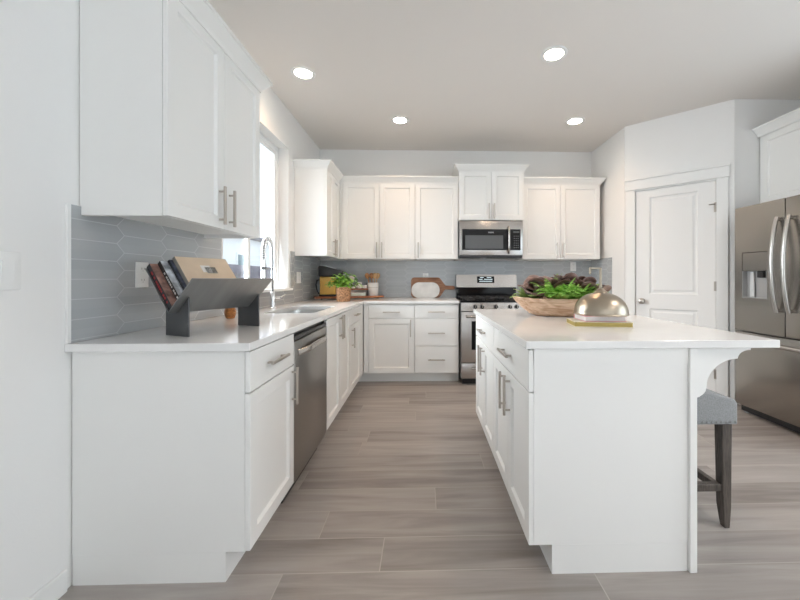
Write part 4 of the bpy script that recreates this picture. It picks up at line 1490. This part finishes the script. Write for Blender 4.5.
# ------------------------------------------------------------------ on the island
BWOOD = wood('dough_bowl_wood', (0.47, 0.28, 0.17), (0.76, 0.56, 0.41), 2.5, (1, 6, 6), 0.6)
BX, BY = 0.905, 2.29
bw = thing('dough_bowl', 'long pale carved wooden dough bowl on the island', 'bowl', (BX, BY, 0.914), -3)
m = M()
rings = []
SEG = 44
prof = [(0.0, 0.0, 0), (0.50, 0.0, 0), (0.62, 0.010, 0), (0.78, 0.042, 0), (0.92, 0.080, 0), (1.0, 0.110, 0), (0.985, 0.116, 0), (0.95, 0.112, 0), (0.86, 0.080, 0), (0.72, 0.045, 0), (0.55, 0.026, 0), (0.0, 0.022, 0)]
LX, LY = 0.315, 0.165
for r, z, _ in prof:
    if r == 0:
        rings.append([m.V((0, 0, z))]); continue
    row = []
    for k in range(SEG):
        a = 2 * math.pi * k / SEG
        ca, sa = math.cos(a), math.sin(a)
        x = LX * r * (abs(ca) ** 0.9) * (1 if ca > 0 else -1); y = LY * r * (abs(sa) ** 0.85) * (1 if sa > 0 else -1)
        lift = 0.012 * abs(ca) ** 3 * min(1, z / 0.1)
        row.append(m.V((x, y, z + lift + 0.0016 * math.sin(k * 2.3 + r * 9) * (1 if z > 0.005 else 0))))
    rings.append(row)
for a, b in zip(rings, rings[1:]):
    for k in range(SEG):
        k2 = (k + 1) % SEG
        if len(a) == 1:
            m.F([a[0], b[k2], b[k]])
        elif len(b) == 1:
            m.F([a[k], a[k2], b[0]])
        else:
            m.F([a[k], a[k2], b[k2], b[k]])
bmesh.ops.recalc_face_normals(m.b, faces=list(m.b.faces))
m.build('bowl', BWOOD, bw, ang=50)


def frond(m, base, d, up, ln, wid, n=11, droop=0.5):
    d = Vector(d).normalized(); up = Vector(up)
    p = Vector(base)
    pts = []
    for i in range(n + 1):
        u = i / n
        dd = (d + Vector((0, 0, -droop * u * u * 1.6))).normalized()
        pts.append((p.copy(), dd))
        p = p + dd * (ln / n)
    m.tube([q for q, _ in pts], 0.0012, 4)
    for i in range(1, n + 1):
        q, dd = pts[i]
        u = i / n
        side = dd.cross(Vector((0, 0, 1)))
        if side.length < 1e-3:
            side = Vector((1, 0, 0))
        side.normalize()
        nr = side.cross(dd).normalized()
        w_ = wid * (1 - u) ** 0.6 * (0.45 + 0.55 * min(1, u * 3)) + 0.004
        for s_ in (-1, 1):
            leaf(m, q, side * s_ + dd * 0.55 + nr * 0.15, nr, w_, w_ * 0.55, 0.35, 2)


def fern(label, loc, n, spread, ln, mt, seed, up=0.9):
    t = thing('fern_bunch', label, 'greenery', loc, 0, 'fern sprays in the dough bowl')
    rn = random.Random(seed)
    m = M()
    for k in range(n):
        a = rn.uniform(0, 2 * math.pi); r = rn.uniform(0, spread)
        b = Vector((r * math.cos(a), r * math.sin(a) * 0.6, rn.uniform(-0.01, 0.02)))
        a2 = a + rn.uniform(-0.7, 0.7)
        d = Vector((math.cos(a2) * rn.uniform(0.3, 1.0), math.sin(a2) * rn.uniform(0.3, 1.0), rn.uniform(0.45, 1.0) * up))
        frond(m, b, d, (0, 0, 1), ln * rn.uniform(0.7, 1.15), 0.040, 10, rn.uniform(0.3, 1.0))
    m.build('fronds', mt, t, ang=80)
    return t


ZB = 0.914 + 0.055
fern('largest bright green fern bunch at the front middle of the dough bowl', (BX - 0.045, BY - 0.085, ZB + 0.055), 64, 0.095, 0.140, GREEN2, 21)
fern('green fern bunch at the right of the bowl beside the metal cloche', (BX + 0.085, BY - 0.085, ZB + 0.055), 46, 0.065, 0.125, GREEN2, 22)
fern('pale green fern spray at the left end of the dough bowl', (BX - 0.205, BY + 0.0, ZB + 0.045), 26, 0.03, 0.115, GREEN3, 23)
fern('pale green fern tips rising at the back middle of the dough bowl', (BX - 0.02, BY + 0.085, ZB + 0.07), 14, 0.04, 0.14, GREEN3, 24, 1.5)
fern('pale green fern spray behind the cloche at the bowl\'s far right', (BX + 0.235, BY + 0.03, ZB + 0.03), 22, 0.03, 0.12, GREEN3, 25, 1.3)


def lettuce(label, loc, rot, sc, seed, nl=7):
    """head of broad cupped leaves whose tips roll outwards"""
    t = thing('red_lettuce', label, 'lettuce', loc, 0, 'purple brown lettuce heads in the dough bowl')
    t.rotation_euler = rot
    rn = random.Random(seed)
    m = M()
    for k in range(nl):
        az = 2 * math.pi * k / nl * 1.618 * 1.3 + rn.uniform(-0.25, 0.25)
        outer = k / (nl - 1)
        L_ = (0.125 + 0.035 * outer) * rn.uniform(0.92, 1.08)
        W_ = (0.052 + 0.020 * outer) * rn.uniform(0.9, 1.1)
        th0 = 0.10 + 0.45 * outer
        th1 = th0 + rn.uniform(1.5, 2.3)
        o_ = Vector((math.cos(az), math.sin(az), 0)); sd_ = Vector((-o_.y, o_.x, 0)); zz = Vector((0, 0, 1))
        p = o_ * (0.006 + 0.012 * outer)
        nu, nv = 12, 8
        prev = None
        for i in range(nu + 1):
            u = i / nu
            th = th0 + (th1 - th0) * max(0, u - 0.35) ** 1.5 * 1.9
            d = o_ * math.sin(th) + zz * math.cos(th)
            nr = o_ * math.cos(th) - zz * math.sin(th)
            w_ = W_ * (0.25 + 0.75 * math.sin(math.pi * (0.08 + 0.72 * u)))
            if u > 0.85:
                w_ *= 1 - 0.45 * ((u - 0.85) / 0.15) ** 2
            row = []
            for jn in range(nv + 1):
                v = jn / nv * 2 - 1
                wave = 0.0035 * math.sin(v * 5 + k * 1.7 + u * 5) * u
                row.append(m.V(p + sd_ * (w_ * v) - nr * (w_ * 0.42 * v * v) + nr * wave))
            if prev:
                for jn in range(nv):
                    m.F([prev[jn], prev[jn + 1], row[jn + 1], row[jn]])
            prev = row
            p = p + d * (L_ / nu)
    bmesh.ops.scale(m.b, vec=(sc, sc, sc), verts=list(m.b.verts))
    o = m.build('leaves', PURPLE, t, ang=80)
    sf = o.modifiers.new('thick', 'SOLIDIFY'); sf.thickness = 0.0025
    return t


lettuce('purple brown lettuce head curling open at the bowl\'s left, beside the range', (BX - 0.135, BY + 0.045, ZB + 0.05), (R(10), R(-22), R(25)), 1.05, 31, 5)
lettuce('tall purple brown lettuce head, left of the middle at the bowl\'s back', (BX - 0.045, BY + 0.06, ZB + 0.055), (R(4), R(-6), R(40)), 1.22, 32, 6)
lettuce('dark purple lettuce head at the right back of the bowl', (BX + 0.080, BY + 0.06, ZB + 0.06), (R(4), R(8), R(90)), 1.2, 33, 6)
lettuce('purple brown lettuce head drooping over the bowl\'s right, behind the cloche', (BX + 0.150, BY + 0.01, ZB + 0.05), (R(10), R(12), R(10)), 1.05, 34, 6)

# books under the cloche
OLIVE = mat('gold_cloth_cover', (0.42, 0.33, 0.07), rough=0.5, var=0.12, vscale=20)
PINKC = mat('pink_cover', (0.72, 0.33, 0.36), rough=0.45)
PAGEW = mat('white_pages', (0.74, 0.71, 0.70), rough=0.8, var=0.05, vscale=300)
PAGEG = mat('gilt_page_edges', (0.43, 0.33, 0.09), rough=0.4, metal=0.2, var=0.2, vscale=60, vstretch=(1, 1, 20))


def flatbook(label, loc, rz, w, d, h, cov, pages):
    t = thing('book', label, 'book', loc, rz, 'books under the cloche')
    m = M(); ct = 0.003
    m.box(-w / 2, w / 2, -d / 2, d / 2, 0, ct, 0.0006); m.box(-w / 2, w / 2, -d / 2, d / 2, h - ct, h, 0.0006)
    m.box(-w / 2, w / 2, d / 2 - ct, d / 2, ct, h - ct)
    m.build('cover', cov, t)
    m = M(); m.box(-w / 2 + 0.004, w / 2 - 0.004, -d / 2 + 0.004, d / 2 - ct, ct, h - ct); m.build('pages', pages, t)
    return t


CREAMC = mat('cream_book_cover', (0.66, 0.60, 0.46), rough=0.5)
flatbook('wide cream book with gilt page edges, bottom of the pair under the cloche', (0.908, 1.795, 0.914), -9, 0.280, 0.165, 0.026, CREAMC, PAGEG)
flatbook('pink-edged white book directly beneath the metal cloche', (0.917, 1.805, 0.9402), -4, 0.205, 0.155, 0.028, PINKC, PAGEW)
# cloche
DOME = mat('aged_silver', (0.40, 0.345, 0.275), rough=0.34, metal=1.0, var=0.15, vscale=5, rvar=0.06)
cl = thing('cloche', 'aged metal dome cloche with tall hooked handle on top of the books', 'cloche', (0.935, 1.825, 0.9683), 12)
m = M()
R0, HH = 0.132, 0.108
pr = [(R0 - 0.004, 0.0), (R0 + 0.002, 0.0), (R0 + 0.003, 0.004), (R0, 0.007)]
for k in range(1, 17):
    a = math.pi / 2 * k / 16
    pr.append((R0 * math.cos(a) ** 0.85 if k < 16 else 0.0, 0.007 + HH * math.sin(a)))
inn = [(max(0, r - 0.003), max(0, z - 0.003)) for r, z in pr[3:]][::-1]
pr = pr + inn
m.lathe(pr, seg=56); m.build('dome', DOME, cl, ang=50)
m = M()
m.lathe([(0.0, 0.113), (0.036, 0.112), (0.030, 0.121), (0.020, 0.128), (0.016, 0.136), (0.0, 0.138)], seg=24)
m.build('finial_base', DOME, cl, ang=50)
m = M()
m.box(-0.005, 0.005, -0.005, 0.005, 0.118, 0.247, 0.0015)
m.box(-0.068, -0.005, -0.005, 0.005, 0.237, 0.247, 0.0015)
m.box(-0.068, -0.058, -0.005, 0.005, 0.212, 0.237, 0.0015)
m.build('hooked_handle', mat('dull_brass', (0.30, 0.26, 0.20), rough=0.5, metal=0.7), cl)
